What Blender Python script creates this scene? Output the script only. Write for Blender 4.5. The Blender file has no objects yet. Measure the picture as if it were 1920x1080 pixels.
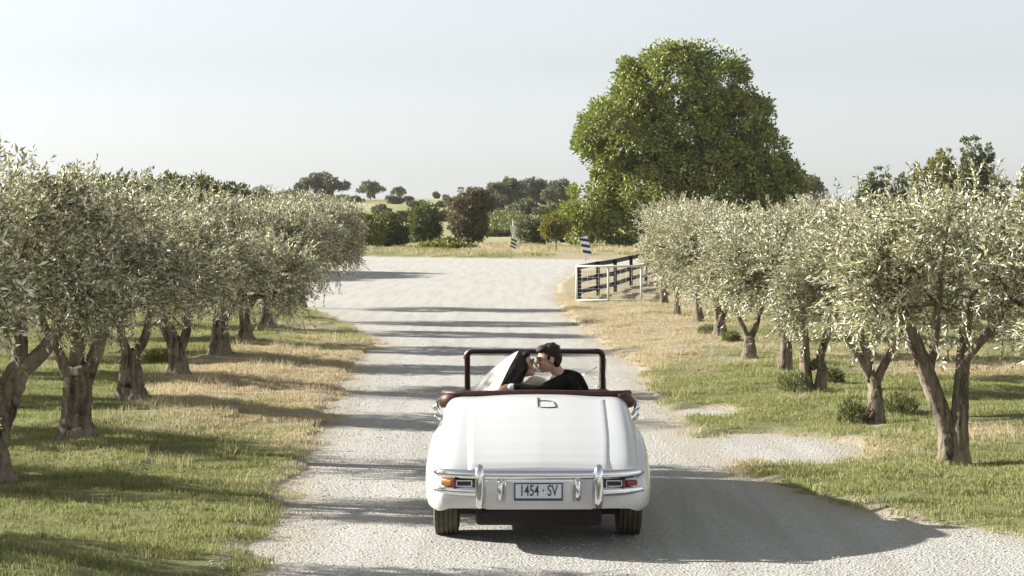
import bpy, bmesh, math, random
import numpy as np
from mathutils import Vector, Matrix, noise
random.seed(7); rng = np.random.default_rng(7)
PI = math.pi
S = bpy.context.scene
COL = S.collection

# ---------------------------------------------------------------- camera, sky, sun, exposure
F = 3728.0; HC = 2.6; HY = 400.0
cam_d = bpy.data.cameras.new('camera'); cam = bpy.data.objects.new('camera', cam_d); COL.objects.link(cam)
cam.location = (0, 0, HC); cam.rotation_euler = (PI/2, 0, 0)
cam_d.sensor_width = 36; cam_d.lens = 36*F/1920; cam_d.shift_y = -(540-HY)/1920
cam_d.clip_start = 0.5; cam_d.clip_end = 6000
S.camera = cam
SUNV = Vector((-2.3, 0.62, 1.0)).normalized()          # towards the sun
EL = math.asin(SUNV.z); AZ = math.atan2(SUNV.x, SUNV.y)
w = bpy.data.worlds.new('World'); S.world = w; w.use_nodes = True
nt = w.node_tree; nt.nodes.clear()
sky = nt.nodes.new('ShaderNodeTexSky'); sky.sky_type = 'NISHITA'; sky.sun_disc = False
sky.sun_elevation = EL; sky.sun_rotation = AZ; sky.air_density = 1.0; sky.dust_density = 0.6; sky.ozone_density = 2.5
hs = nt.nodes.new('ShaderNodeHueSaturation'); hs.inputs['Saturation'].default_value = 0.14
bg = nt.nodes.new('ShaderNodeBackground'); bg.inputs[1].default_value = 0.0605
wo = nt.nodes.new('ShaderNodeOutputWorld')
nt.links.new(sky.outputs[0], hs.inputs['Color']); tn = nt.nodes.new('ShaderNodeMix'); tn.data_type = 'RGBA'; tn.blend_type = 'MULTIPLY'; tn.inputs[0].default_value = 1; tn.inputs[7].default_value = (.975, 1.0, 1.015, 1)
nt.links.new(hs.outputs[0], tn.inputs[6]); nt.links.new(tn.outputs[2], bg.inputs[0]); nt.links.new(bg.outputs[0], wo.inputs[0])
sd = bpy.data.lights.new('sun', 'SUN'); sun = bpy.data.objects.new('sun', sd); COL.objects.link(sun)
sd.energy = 5.0; sd.angle = math.radians(0.6); sd.color = (1.0, 0.955, 0.87)
sun.rotation_euler = SUNV.to_track_quat('Z', 'Y').to_euler()
S.view_settings.view_transform = 'Standard'; S.view_settings.look = 'None'
S.view_settings.gamma = 1; S.view_settings.exposure = 1.5
S.cycles.max_bounces = 6; S.cycles.transparent_max_bounces = 12

# ---------------------------------------------------------------- helpers
def link(o, parent=None, loc=None):
    COL.objects.link(o)
    if parent: o.parent = parent
    if loc is not None: o.location = loc
    return o
def thing(name, label, cat, loc=(0, 0, 0), rz=0, group=None):
    o = bpy.data.objects.new(name, None); COL.objects.link(o); o.location = loc; o.rotation_euler = (0, 0, rz)
    o.empty_display_size = .2; o['label'] = label; o['category'] = cat
    if group: o['group'] = group
    return o
def tag(o, label, cat, group=None):
    o['label'] = label; o['category'] = cat
    if group: o['group'] = group
    return o
def mesh_np(name, V, Fc, mat=None, smooth=False):
    """V (n,3), Fc (m,k) arrays"""
    me = bpy.data.meshes.new(name)
    V = np.asarray(V, dtype=np.float32); Fc = np.asarray(Fc, dtype=np.int32); k = Fc.shape[1]; m = len(Fc)
    me.vertices.add(len(V)); me.vertices.foreach_set('co', V.ravel())
    me.loops.add(m*k); me.loops.foreach_set('vertex_index', Fc.ravel())
    me.polygons.add(m); me.polygons.foreach_set('loop_start', np.arange(m, dtype=np.int32)*k)
    me.polygons.foreach_set('loop_total', np.full(m, k, dtype=np.int32))
    if smooth: me.polygons.foreach_set('use_smooth', np.ones(m, dtype=bool))
    me.update(); me.validate()
    if mat: me.materials.append(mat)
    return me
def attr(me, name, vals):
    a = me.attributes.new(name, 'FLOAT', 'POINT'); a.data.foreach_set('value', np.asarray(vals, dtype=np.float32))
def obj(name, me, parent=None, loc=None, rot=None, smooth=None):
    o = bpy.data.objects.new(name, me); link(o, parent, loc)
    if rot: o.rotation_euler = rot
    return o
def bm_obj(name, bm, mat, parent=None, smooth=True, loc=None):
    bmesh.ops.recalc_face_normals(bm, faces=bm.faces)
    me = bpy.data.meshes.new(name); bm.to_mesh(me); bm.free()
    if smooth: me.polygons.foreach_set('use_smooth', [True]*len(me.polygons))
    me.materials.append(mat)
    return obj(name, me, parent, loc)
def bx(bm, c, s, rot=None, bev=0.0):
    r = bmesh.ops.create_cube(bm, size=1)
    M = Matrix.Translation(c) @ (rot.to_4x4() if rot else Matrix.Identity(4)) @ Matrix.Diagonal((*s, 1))
    bmesh.ops.transform(bm, matrix=M, verts=r['verts'])
    if bev:
        es = list({e for v in r['verts'] for e in v.link_edges})
        bmesh.ops.bevel(bm, geom=es, offset=bev, segments=2, affect='EDGES', profile=.5)
def box_obj(name, c, s, mat, parent=None, rot=None, bev=0.004):
    bm = bmesh.new(); bx(bm, c, s, rot, bev); return bm_obj(name, bm, mat, parent, smooth=False)
def tube(bm, pts, rad, n=8, cap=True, wob=0.0, seed=0, flat=None, up=Vector((0, 0, 1))):
    """tube along pts; rad a number or list; flat=(a,b) scales of the cross section (side, up)"""
    pts = [Vector(p) for p in pts]; N = len(pts)
    if not hasattr(rad, '__len__'): rad = [rad]*N
    rings = []; prev = None
    for i, p in enumerate(pts):
        t = (pts[min(i+1, N-1)]-pts[max(i-1, 0)]).normalized()
        if prev is None:
            a = up.cross(t)
            if a.length < .05: a = Vector((1, 0, 0)).cross(t)
            a.normalize()
        else:
            a = (prev-t*prev.dot(t)).normalized()
        prev = a; b = t.cross(a)
        ring = []
        for k in range(n):
            th = 2*PI*k/n; r = rad[i]
            if wob: r *= 1+wob*(noise.noise(Vector((math.cos(th)*2.1+seed, math.sin(th)*2.1, p.z*.7+seed*1.7)))+.16*noise.noise(Vector((math.cos(th)*5+seed, math.sin(th)*5, p.z*2.5))))
            fa, fb = flat if flat else (1, 1)
            ring.append(bm.verts.new(p+a*math.cos(th)*r*fa+b*math.sin(th)*r*fb))
        rings.append(ring)
    for i in range(N-1):
        for k in range(n):
            bm.faces.new((rings[i][k], rings[i][(k+1) % n], rings[i+1][(k+1) % n], rings[i+1][k]))
    if cap:
        bm.faces.new(rings[0]); bm.faces.new(rings[-1])
def curve_pts(ctrl, n):
    """Catmull-Rom through ctrl"""
    P = [Vector(c) for c in ctrl]; P = [P[0]*2-P[1]]+P+[P[-1]*2-P[-2]]; out = []
    seg = len(P)-3
    for i in range(n):
        t = i/(n-1)*seg; k = min(int(t), seg-1); u = t-k
        a, b, c, d = P[k:k+4]
        out.append(.5*((2*b)+(c-a)*u+(2*a-5*b+4*c-d)*u*u+(3*b-a-3*c+d)*u**3))
    return out
def interp(x, xs, ys): return float(np.interp(x, xs, ys))

# ---------------------------------------------------------------- materials
class NM:
    def __init__(s, name):
        s.m = bpy.data.materials.new(name); s.m.use_nodes = True; s.t = s.m.node_tree; s.t.nodes.clear()
        s.out = s.n('ShaderNodeOutputMaterial')
    def n(s, ty, **k):
        x = s.t.nodes.new(ty)
        for a, b in k.items(): setattr(x, a, b)
        return x
    def l(s, a, b): s.t.links.new(a, b)
    def val(s, sock, v):
        if hasattr(v, 'default_value') or isinstance(v, bpy.types.NodeSocket): s.l(v, sock)
        else: sock.default_value = v
    def coord(s, obj=False):
        if obj: return s.n('ShaderNodeTexCoord').outputs['Object']
        return s.n('ShaderNodeNewGeometry').outputs['Position']
    def noise(s, vec, scale, detail=4, rough=.6, dist=0, mapscale=None):
        if mapscale:
            m = s.n('ShaderNodeMapping'); s.l(vec, m.inputs[0]); m.inputs['Scale'].default_value = mapscale; vec = m.outputs[0]
        x = s.n('ShaderNodeTexNoise'); s.l(vec, x.inputs['Vector'])
        x.inputs['Scale'].default_value = scale; x.inputs['Detail'].default_value = detail
        x.inputs['Roughness'].default_value = rough; x.inputs['Distortion'].default_value = dist
        return x.outputs[0]
    def ramp(s, f, stops, interp='LINEAR'):
        r = s.n('ShaderNodeValToRGB'); s.l(f, r.inputs[0]); r.color_ramp.interpolation = interp
        e = r.color_ramp.elements
        while len(e) < len(stops): e.new(.5)
        for q, (p, c) in zip(e, stops):
            q.position = p; q.color = (*c, 1) if hasattr(c, '__len__') else (c, c, c, 1)
        return r.outputs[0]
    def mix(s, f, a, b, mode='MIX'):
        x = s.n('ShaderNodeMix', data_type='RGBA', blend_type=mode)
        s.val(x.inputs[0], f)
        for sock, v in ((x.inputs[6], a), (x.inputs[7], b)):
            if isinstance(v, bpy.types.NodeSocket): s.l(v, sock)
            else: sock.default_value = (*v, 1)
        return x.outputs[2]
    def math(s, op, a, b=0.0):
        x = s.n('ShaderNodeMath', operation=op); s.val(x.inputs[0], a); s.val(x.inputs[1], b); return x.outputs[0]
    def at(s, name, ty='GEOMETRY'): return s.n('ShaderNodeAttribute', attribute_name=name, attribute_type=ty).outputs['Fac']
    def pbr(s, col, rough=.6, metal=0, bump=None, bstr=.3, bdist=.01, **kw):
        b = s.n('ShaderNodeBsdfPrincipled')
        if isinstance(col, bpy.types.NodeSocket): s.l(col, b.inputs['Base Color'])
        else: b.inputs['Base Color'].default_value = (*col, 1)
        s.val(b.inputs['Roughness'], rough); b.inputs['Metallic'].default_value = metal
        for k, v in kw.items(): s.val(b.inputs[k.replace('_', ' ')], v)
        if bump is not None:
            bp = s.n('ShaderNodeBump'); s.l(bump, bp.inputs['Height']); bp.inputs['Strength'].default_value = bstr; bp.inputs['Distance'].default_value = bdist
            s.l(bp.outputs[0], b.inputs['Normal'])
        s.l(b.outputs[0], s.out.inputs[0]); return b

def simple(name, col, rough=.5, metal=0, var=.15, scale=8, bstr=.1, **kw):
    q = NM(name); c = q.coord(True); f = q.noise(c, scale, 5)
    lo = tuple(v*(1-var) for v in col); hi = tuple(min(1, v*(1+var)) for v in col)
    q.pbr(q.ramp(f, [(.3, lo), (.7, hi)]), rough, metal, bump=q.noise(c, scale*6, 3), bstr=bstr, bdist=.004, **kw)
    return q.m

def leaf_mat(name, top, under, transl, rough=.5, tcol=None, tv=.35, twf=.3):
    q = NM(name); g = q.n('ShaderNodeNewGeometry'); t = q.at('tint')
    col = q.mix(g.outputs['Backfacing'], top, under)
    br = q.math('ADD', q.math('MULTIPLY', t, 2*tv), 1-tv)
    br = q.math('MULTIPLY', br, q.math('ADD', q.math('MULTIPLY', q.n('ShaderNodeObjectInfo').outputs['Random'], .34), .83))
    vm = q.n('ShaderNodeVectorMath', operation='SCALE'); q.l(col, vm.inputs[0]); q.l(br, vm.inputs['Scale'])
    b = q.pbr(vm.outputs[0], rough, 0, Specular_IOR_Level=.4)
    tr = q.n('ShaderNodeBsdfTranslucent'); tc = q.mix(t, tuple(v*.7 for v in (tcol or transl)), transl); q.l(tc, tr.inputs[0])
    mx = q.n('ShaderNodeMixShader'); mx.inputs[0].default_value = twf
    q.l(b.outputs[0], mx.inputs[1]); q.l(tr.outputs[0], mx.inputs[2]); q.l(mx.outputs[0], q.out.inputs[0])
    return q.m

def ground_colour(q, dry):
    """colour of soil and thatch between the blades"""
    p = q.coord()
    n1 = q.noise(p, .55, 5, .65); n2 = q.noise(p, 9, 5, .7); n3 = q.noise(p, 60, 3, .7)
    d = q.math('ADD', dry, q.math('MULTIPLY', q.math('SUBTRACT', n1, .5), 1.0))
    d = q.math('ADD', d, q.math('MULTIPLY', q.math('SUBTRACT', n2, .5), .5))
    green = q.mix(n2, (.145, .16, .065), (.265, .28, .13)); straw = q.mix(n2, (.29, .25, .165), (.47, .405, .30))
    c = q.mix(q.ramp(d, [(.35, 0.), (.75, 1.)]), green, straw)
    return c, n2, n3
def mat_ground():
    q = NM('meadow_soil'); c, n2, n3 = ground_colour(q, q.at('dry'))
    c = q.mix(q.ramp(n3, [(.35, .55), (.6, 0.)]), c, (.07, .06, .025))
    bare = q.mix(n3, (.30, .25, .18), (.50, .44, .35))
    c = q.mix(q.at('bare'), c, bare)
    # far hill fields: pale pasture
    sp = q.n('ShaderNodeSeparateXYZ'); q.l(q.coord(), sp.inputs[0])
    nf = q.noise(q.coord(), .02, 4, .6, .5, (1, .35, 1))
    field = q.ramp(nf, [(.35, (.17, .19, .08)), (.5, (.27, .26, .13)), (.62, (.36, .32, .19))])
    fx = q.math('MULTIPLY', q.math('SUBTRACT', sp.outputs[1], 118), 1/20)
    mr = q.n('ShaderNodeClamp'); q.l(fx, mr.inputs[0])
    c = q.mix(mr.outputs[0], c, field)
    q.pbr(c, .95, 0, bump=q.noise(q.coord(), 25, 6, .75), bstr=.8, bdist=.05, Specular_IOR_Level=.1); return q.m
def mat_gravel():
    q = NM('pale_gravel'); p = q.coord()
    a = q.noise(p, .35, 4, .6, .3, (1, .4, 1)); b = q.noise(p, 22, 5, .8); v = q.n('ShaderNodeTexVoronoi'); v.inputs['Scale'].default_value = 42; q.l(p, v.inputs['Vector'])
    c = q.mix(a, (.41, .40, .375), (.51, .50, .475))
    c = q.mix(q.ramp(b, [(.3, .75), (.62, 0.)]), c, (.22, .21, .185))
    sepc = q.n('ShaderNodeSeparateColor'); q.l(v.outputs['Color'], sepc.inputs[0])
    c = q.mix(q.math('MULTIPLY', sepc.outputs[0], .5), c, (.60, .59, .55))
    tr = q.noise(p, 1.6, 4, .6, .2, (2.2, .12, 1))
    c = q.mix(q.ramp(tr, [(.36, .42), (.56, 0.)]), c, (.31, .295, .265))
    c = q.mix(q.math('MULTIPLY', q.at('edge'), .55), c, (.36, .30, .215))
    h = q.math('ADD', q.math('MULTIPLY', v.outputs['Distance'], .6), b)
    q.pbr(c, .95, 0, bump=h, bstr=.9, bdist=.03, Specular_IOR_Level=.15); return q.m
def mat_grass():
    q = NM('grass_blades'); dry = q.at('dry', 'INSTANCER'); c, n2, n3 = ground_colour(q, dry)
    t = q.at('tint'); c = q.mix(1.0, c, q.mix(t, (1.0, 1.0, .9), (1.6, 1.55, 1.4)), 'MULTIPLY')
    b = q.pbr(c, .7, 0, Specular_IOR_Level=.2)
    tr = q.n('ShaderNodeBsdfTranslucent'); q.l(c, tr.inputs[0])
    mx = q.n('ShaderNodeMixShader'); mx.inputs[0].default_value = .35
    q.l(b.outputs[0], mx.inputs[1]); q.l(tr.outputs[0], mx.inputs[2]); q.l(mx.outputs[0], q.out.inputs[0]); return q.m
def mat_bark(name, dark, pale, scale=9):
    q = NM(name); c = q.coord(True)
    a = q.noise(c, scale, 6, .7, .6, (1, 1, .22)); b = q.noise(c, 2.2, 4, .6)
    col = q.mix(q.ramp(a, [(.36, 0.), (.62, 1.)]), dark, pale)
    col = q.mix(q.ramp(b, [(.45, 0.), (.7, .55)]), col, tuple(min(1, v*1.35) for v in pale))
    q.pbr(col, .92, 0, bump=a, bstr=.9, bdist=.03, Specular_IOR_Level=.15); return q.m
def mat_paint():
    q = NM('white_car_paint'); c = q.coord(True)
    n = q.noise(c, 3, 5, .6); sp = q.n('ShaderNodeSeparateXYZ'); q.l(c, sp.inputs[0])
    low = q.ramp(sp.outputs[2], [(.28, .6), (.5, .0)])
    dirt = q.math('MULTIPLY', low, q.noise(c, 14, 5, .7))
    col = q.mix(n, (.56, .57, .575), (.615, .625, .63)); col = q.mix(dirt, col, (.42, .36, .27))
    q.pbr(col, q.math('ADD', q.math('MULTIPLY', q.noise(c, 20, 4), .15), .22), 0, Coat_Weight=.5, Coat_Roughness=.12); return q.m
def mat_chrome():
    q = NM('chrome'); c = q.coord(True); n = q.noise(c, 30, 4)
    q.pbr(q.mix(n, (.70, .70, .72), (.80, .80, .82)), q.math('ADD', q.math('MULTIPLY', n, .12), .08), 1); return q.m
def mat_glass():
    q = NM('windscreen_glass'); g = q.n('ShaderNodeBsdfGlossy'); g.inputs['Roughness'].default_value = .03
    t = q.n('ShaderNodeBsdfTransparent'); t.inputs[0].default_value = (.93, .95, .94, 1)
    fr = q.n('ShaderNodeFresnel'); fr.inputs[0].default_value = 1.5
    mx = q.n('ShaderNodeMixShader'); q.l(fr.outputs[0], mx.inputs[0]); q.l(t.outputs[0], mx.inputs[1]); q.l(g.outputs[0], mx.inputs[2])
    q.l(mx.outputs[0], q.out.inputs[0]); return q.m
def mat_veil():
    q = NM('tulle_veil'); c = q.coord(True)
    d = q.n('ShaderNodeBsdfDiffuse'); d.inputs[0].default_value = (.93, .92, .90, 1)
    tl = q.n('ShaderNodeBsdfTranslucent'); tl.inputs[0].default_value = (.93, .92, .90, 1)
    m1 = q.n('ShaderNodeMixShader'); m1.inputs[0].default_value = .62; q.l(d.outputs[0], m1.inputs[1]); q.l(tl.outputs[0], m1.inputs[2])
    tp = q.n('ShaderNodeBsdfTransparent'); m2 = q.n('ShaderNodeMixShader')
    f = q.math('SUBTRACT', 1.0, q.at('open')); f = q.math('MULTIPLY', f, q.math('ADD', q.math('MULTIPLY', q.noise(c, 45, 3, .6, .5, (3, 1, .3)), .25), .86))
    q.l(f, m2.inputs[0]); q.l(tp.outputs[0], m2.inputs[1]); q.l(m1.outputs[0], m2.inputs[2]); q.l(m2.outputs[0], q.out.inputs[0]); return q.m

M = {}
M['ground'] = mat_ground(); M['gravel'] = mat_gravel(); M['grass'] = mat_grass()
M['bark'] = mat_bark('olive_bark', (.03, .023, .015), (.25, .21, .155), 16); M['bark_far'] = mat_bark('grey_bark', (.07, .055, .04), (.22, .18, .14), 3)
M['olive'] = leaf_mat('olive_leaves', (.17, .18, .08), (.72, .69, .56), (.46, .45, .21), .36, (.26, .25, .1), .75, .22)
M['bigleaf'] = leaf_mat('broad_green_leaves', (.20, .24, .055), (.25, .27, .09), (.28, .33, .05), .5, None, .6, .18)
M['gum'] = leaf_mat('grey_green_gum_leaves', (.16, .17, .10), (.19, .195, .12), (.19, .19, .08), .6, None, .4, .2)
M['bush'] = leaf_mat('dark_bush_leaves', (.09, .115, .035), (.13, .145, .05), (.16, .18, .04), .6, None, .4, .2)
M['brownbush'] = leaf_mat('bronze_tree_leaves', (.22, .19, .125), (.25, .22, .15), (.14, .10, .03), .6, None, .4, .2)
M['lime'] = leaf_mat('yellow_green_leaves', (.17, .17, .03), (.2, .2, .06), (.24, .23, .03), .6, None, .4, .3)
M['vine'] = leaf_mat('vine_leaves', (.11, .13, .04), (.14, .15, .06), (.15, .17, .03), .6, None, .4, .25)
M['paint'] = mat_paint(); M['chrome'] = mat_chrome(); M['glass'] = mat_glass(); M['veil'] = mat_veil()
M['tyre'] = simple('dusty_tyre_rubber', (.075, .065, .045), .85, var=.35, scale=12, bstr=.3)
M['black'] = simple('black_trim', (.015, .014, .013), .45)
M['under'] = simple('underbody', (.02, .018, .015), .9)
M['maroon'] = simple('maroon_leather', (.058, .019, .013), .55, var=.3, scale=15, bstr=.4)
M['frame'] = simple('dark_maroon_frame', (.035, .012, .008), .4, var=.2)
M['amber'] = simple('amber_lens', (.62, .27, .08), .2, Transmission_Weight=.1)
M['red'] = simple('red_lens', (.22, .035, .02), .2)
M['plate'] = simple('plate_white', (.62, .64, .68), .45, var=.04); M['plateblue'] = simple('plate_blue', (.035, .05, .10), .5)
M['steel'] = simple('painted_gate_steel', (.62, .65, .56), .5, var=.12)
M['darkwood'] = simple('black_stained_timber', (.018, .013, .010), .8, var=.4, scale=20)
M['signwhite'] = simple('sign_white', (.72, .73, .74), .5, var=.06); M['signblack'] = simple('sign_black', (.015, .015, .02), .5)
M['galv'] = simple('galvanised_post', (.45, .47, .48), .5, .3)
M['darkmetal'] = simple('dark_metal', (.07, .07, .075), .5, .3)
M['skin'] = simple('skin', (.50, .30, .215), .5, var=.1, scale=14, Subsurface_Weight=.08)
M['suit'] = simple('black_green_suit', (.006, .008, .005), .9, var=.4, scale=20, bstr=.8, Specular_IOR_Level=.15)
M['shirt'] = simple('white_shirt', (.72, .70, .67), .7, var=.05)
M['lace'] = simple('ivory_lace_dress', (.66, .57, .44), .8, var=.18, scale=60, bstr=.6)
M['hairdark'] = simple('dark_brown_hair', (.010, .006, .004), .6, var=.6, scale=25, bstr=1.0, Specular_IOR_Level=.3)
M['hairbrown'] = simple('brown_hair', (.022, .013, .007), .65, var=.6, scale=30, bstr=1.0, Specular_IOR_Level=.3)
M['lip'] = simple('lips', (.28, .08, .06), .5); M['eye'] = simple('eye_dark', (.03, .02, .015), .3)
M['stone'] = simple('loose_stone', (.42, .40, .36), .9, var=.35, scale=3)

# ---------------------------------------------------------------- terrain and gravel road
LY = [-40, 14.2, 20, 24, 32, 38.8, 41, 44, 49, 54, 60, 66, 75, 90, 121, 200]; LX = [-1.5, -1.85, -2.06, -2.27, -2.58, -2.62, -2.8, -3.4, -4.3, -5.5, -8, -14, -30, -90, -300, -300]
RY = [-40, 8, 12, 14.5, 15.9, 17.3, 19.6, 23, 28.5, 33.4, 40, 48.5, 60, 74, 88, 95, 100, 104, 110, 200]; RX = [14, 11, 7.4, 5.2, 4.1, 3.0, 2.25, 2.05, 1.95, 2.05, 1.7, 1.35, 1.25, 1.65, 2.75, 4.0, 7, 25, 300, 300]
def fbm(X, Y, sc, seed=0, octv=4):
    out = np.zeros_like(X, dtype=float); amp = 1.0; tot = 0
    r = np.random.default_rng(seed)
    for o in range(octv):
        for _ in range(5):
            a = r.uniform(0, 2*PI); ph = r.uniform(0, 2*PI); k = sc*(2**o)*r.uniform(.7, 1.4)
            out += amp*np.sin((X*math.cos(a)+Y*math.sin(a))*k+ph+1.3*np.sin((X*math.sin(a)-Y*math.cos(a))*k*.7+ph))
        tot += amp*2.2; amp *= .55
    return out/tot
def yfar(X): return np.clip(119-(X+8)*.62, 109, 122)
def road_sd(X, Y):
    xl = np.interp(Y, LY, LX); xr = np.interp(Y, RY, RX)
    s = np.minimum(np.minimum(X-xl, xr-X), yfar(X)-Y)
    # bare gravel patches to the right of the lane
    for cx, cy, ax, ay, k in ((2.85, 21.9, .98, 1.35, 1.1), (2.55, 25.8, .42, .7, .7)):
        e = (1-np.sqrt(((X-cx)/ax)**2+((Y-cy)/ay)**2))*k
        s = np.maximum(s, e)
    return s
def smooth(t): t = np.clip(t, 0, 1); return t*t*(3-2*t)
BASES = [((px-960)*F*HC/(py-HY)/F, F*HC/(py-HY)) for px, py in ((1785, 870), (1640, 800), (1520, 748), (1405, 681), (1350, 645), (1308, 612), (145, 855), (250, 775), (332, 725), (412, 685))]
def collar(X, Y, r=.32):
    o = np.zeros_like(X, dtype=float)
    for bx_, by_ in BASES: o = np.maximum(o, np.exp(-(((X-bx_)/r)**2+((Y-by_+.15)/(r*1.5))**2)))
    return o
def terrain(X, Y):
    s = road_sd(X, Y)+.11*fbm(X, Y, 2.6, 3)*np.clip(1.2-0.0*Y, .3, 1)+.05*fbm(X, Y, 11, 5)
    bank = -.05+.11*smooth((-s+.15)/.5)
    bank = bank+.09*smooth((-s-.4)/1.6)*(X < 0)+.05*smooth((-s-.4)/2.5)*(X > 0)
    und = (.07*fbm(X, Y, .9, 11)+.03*fbm(X, Y, 2.2, 12))*smooth((-s-.2)/1.0)*np.clip(1-(Y-60)/60, .3, 1)
    hill = 6.3*smooth((Y-165)/470)*(1+.12*fbm(X, Y, .012, 21))-1.2*smooth((Y-700)/800)
    return bank+und+hill
def grid(xs, ys):
    X, Y = np.meshgrid(xs, ys); n = len(xs); m = len(ys)
    i = np.arange(n*m).reshape(m, n)
    Fc = np.stack([i[:-1, :-1], i[:-1, 1:], i[1:, 1:], i[1:, :-1]], -1).reshape(-1, 4)
    return X.ravel(), Y.ravel(), Fc
def dryness(X, Y):
    # straw coloured strip along the left verge, tan verge right beyond the car, green lawn close to the camera
    s = road_sd(X, Y)
    left = np.exp(-((Y-29)/9.5)**2)*smooth((X+6.0)/1.8)*.85+smooth((Y-24)/8)*.32
    right = .12+.18*smooth((Y-22)/10)+smooth((Y-31)/8)*np.exp(-(np.maximum(X-1.5, 0)/2.6)**2)*.95+smooth((Y-48)/20)*.35
    d = np.where(X < 0, left, right+.30*smooth((fbm(X, Y, .55, 33)+.1)/.4)*(Y > 19))
    d = d+.35*smooth((s+.5)/.5)*(s < 0)+.22*fbm(X, Y, 1.1, 31)-.05
    return np.clip(d, 0, 1)
xs = np.concatenate([-np.geomspace(2500, 13, 60), np.arange(-12.6, 14.01, .11), np.geomspace(14.6, 2500, 60)])
ys = np.concatenate([np.linspace(-60, 10, 18), np.arange(10.3, 34, .11), np.arange(34, 62, .22), np.geomspace(62.5, 160, 110), np.geomspace(163, 5200, 70)])
X, Y, Fc = grid(xs, ys); Z = terrain(X, Y)
me = mesh_np('ground', np.stack([X, Y, Z], -1), Fc, M['ground'], True)
attr(me, 'dry', dryness(X, Y))
s_ = road_sd(X, Y); attr(me, 'bare', np.clip(.8*collar(X, Y)+smooth((s_+.30+.3*fbm(X, Y, 3.5, 41))/.40), 0, 1)*.85)
ground = obj('ground', me); ground['kind'] = 'structure'
# road sheet
rys = np.concatenate([np.linspace(-40, 10, 12), np.arange(10.3, 60, .3), np.linspace(60.5, 124, 90)]); NR = 90
VX = []; VY = []
for y in rys:
    a = max(np.interp(y, LY, LX)-.9, -120); b = min(np.interp(y, RY, RX)+2.4, 120)
    VX.append(np.linspace(a, b, NR)); VY.append(np.full(NR, y))
VX = np.concatenate(VX); VY = np.concatenate(VY); i = np.arange(len(VX)).reshape(len(rys), NR)
Fr = np.stack([i[:-1, :-1], i[:-1, 1:], i[1:, 1:], i[1:, :-1]], -1).reshape(-1, 4)
VZ = .008*fbm(VX, VY, 1.4, 51)*(np.abs(VY-17.5) > 4)
me = mesh_np('gravel_road', np.stack([VX, VY, VZ], -1), Fr, M['gravel'], True)
attr(me, 'edge', np.clip(1-road_sd(VX, VY)/.5+.3*fbm(VX, VY, 3, 52), 0, 1))
road = obj('gravel_road', me); road['kind'] = 'structure'

# ---------------------------------------------------------------- scattered ground cover (geometry nodes)
def hidden_src(name, me):
    o = bpy.data.objects.new(name, me); return o       # not linked: only instanced
def scatter(name, pts, src_objs, smin, smax, attrs=None, tilt=.0):
    """one object: a point mesh with instances of src_objs"""
    me = bpy.data.meshes.new(name); me.vertices.add(len(pts)); me.vertices.foreach_set('co', np.asarray(pts, dtype=np.float32).ravel())
    for k, v in (attrs or {}).items(): attr(me, k, v)
    o = bpy.data.objects.new(name, me); COL.objects.link(o)
    c = bpy.data.collections.new(name+'_kinds')
    for s in src_objs: c.objects.link(s)
    g = bpy.data.node_groups.new(name, 'GeometryNodeTree')
    g.interface.new_socket('Geometry', in_out='INPUT', socket_type='NodeSocketGeometry'); g.interface.new_socket('Geometry', in_out='OUTPUT', socket_type='NodeSocketGeometry')
    n = g.nodes; L = g.links.new
    gi = n.new('NodeGroupInput'); go = n.new('NodeGroupOutput')
    ci = n.new('GeometryNodeCollectionInfo'); ci.inputs['Collection'].default_value = c; ci.inputs['Separate Children'].default_value = True; ci.inputs['Reset Children'].default_value = True
    mp = n.new('GeometryNodeMeshToPoints'); L(gi.outputs[0], mp.inputs[0])
    ip = n.new('GeometryNodeInstanceOnPoints'); L(mp.outputs[0], ip.inputs['Points']); L(ci.outputs[0], ip.inputs['Instance']); ip.inputs['Pick Instance'].default_value = True
    rr = n.new('FunctionNodeRandomValue'); rr.data_type = 'FLOAT_VECTOR'; rr.inputs[0].default_value = (-tilt, -tilt, 0); rr.inputs[1].default_value = (tilt, tilt, 6.28)
    L(rr.outputs[0], ip.inputs['Rotation'])
    rs = n.new('FunctionNodeRandomValue'); rs.inputs[2].default_value = smin; rs.inputs[3].default_value = smax; L(rs.outputs[1], ip.inputs['Scale'])
    L(ip.outputs[0], go.inputs[0])
    md = o.modifiers.new('scatter', 'NODES'); md.node_group = g
    o['kind'] = 'stuff'; return o
def blades(n, rad, hmin, hmax, wd, lean, seed, mat, name):
    r = np.random.default_rng(seed); a = r.uniform(0, 2*PI, n); q = rad*np.sqrt(r.uniform(0, 1, n))
    bx_, by = q*np.cos(a), q*np.sin(a); h = r.uniform(hmin, hmax, n); t = r.uniform(0, 2*PI, n); la = r.uniform(0, 2*PI, n); ln = r.uniform(0, lean, n)*h
    w_ = wd*r.uniform(.6, 1.3, n)
    dx, dy = np.cos(t)*w_, np.sin(t)*w_; ox, oy = np.cos(la)*ln, np.sin(la)*ln
    z0 = np.full(n, -.01)
    V = np.stack([np.stack([bx_-dx, by-dy, z0], -1), np.stack([bx_+dx, by+dy, z0], -1),
                  np.stack([bx_+dx*.7+ox*.4, by+dy*.7+oy*.4, h*.6], -1), np.stack([bx_-dx*.7+ox*.4, by-dy*.7+oy*.4, h*.6], -1), np.stack([bx_+ox, by+oy, h], -1)], 1).reshape(-1, 3)
    k = np.arange(n)*5
    T = np.concatenate([np.stack([k, k+1, k+2], -1), np.stack([k, k+2, k+3], -1), np.stack([k+3, k+2, k+4], -1)])
    me = mesh_np(name, V, T, mat); attr(me, 'tint', np.repeat(r.uniform(0, 1, n), 5)); return me
gsrc = [hidden_src('grass_patch', blades(150, .17, .010, .034, .0032, 1.0, i, M['grass'], 'grass_patch')) for i in range(4)]
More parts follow.
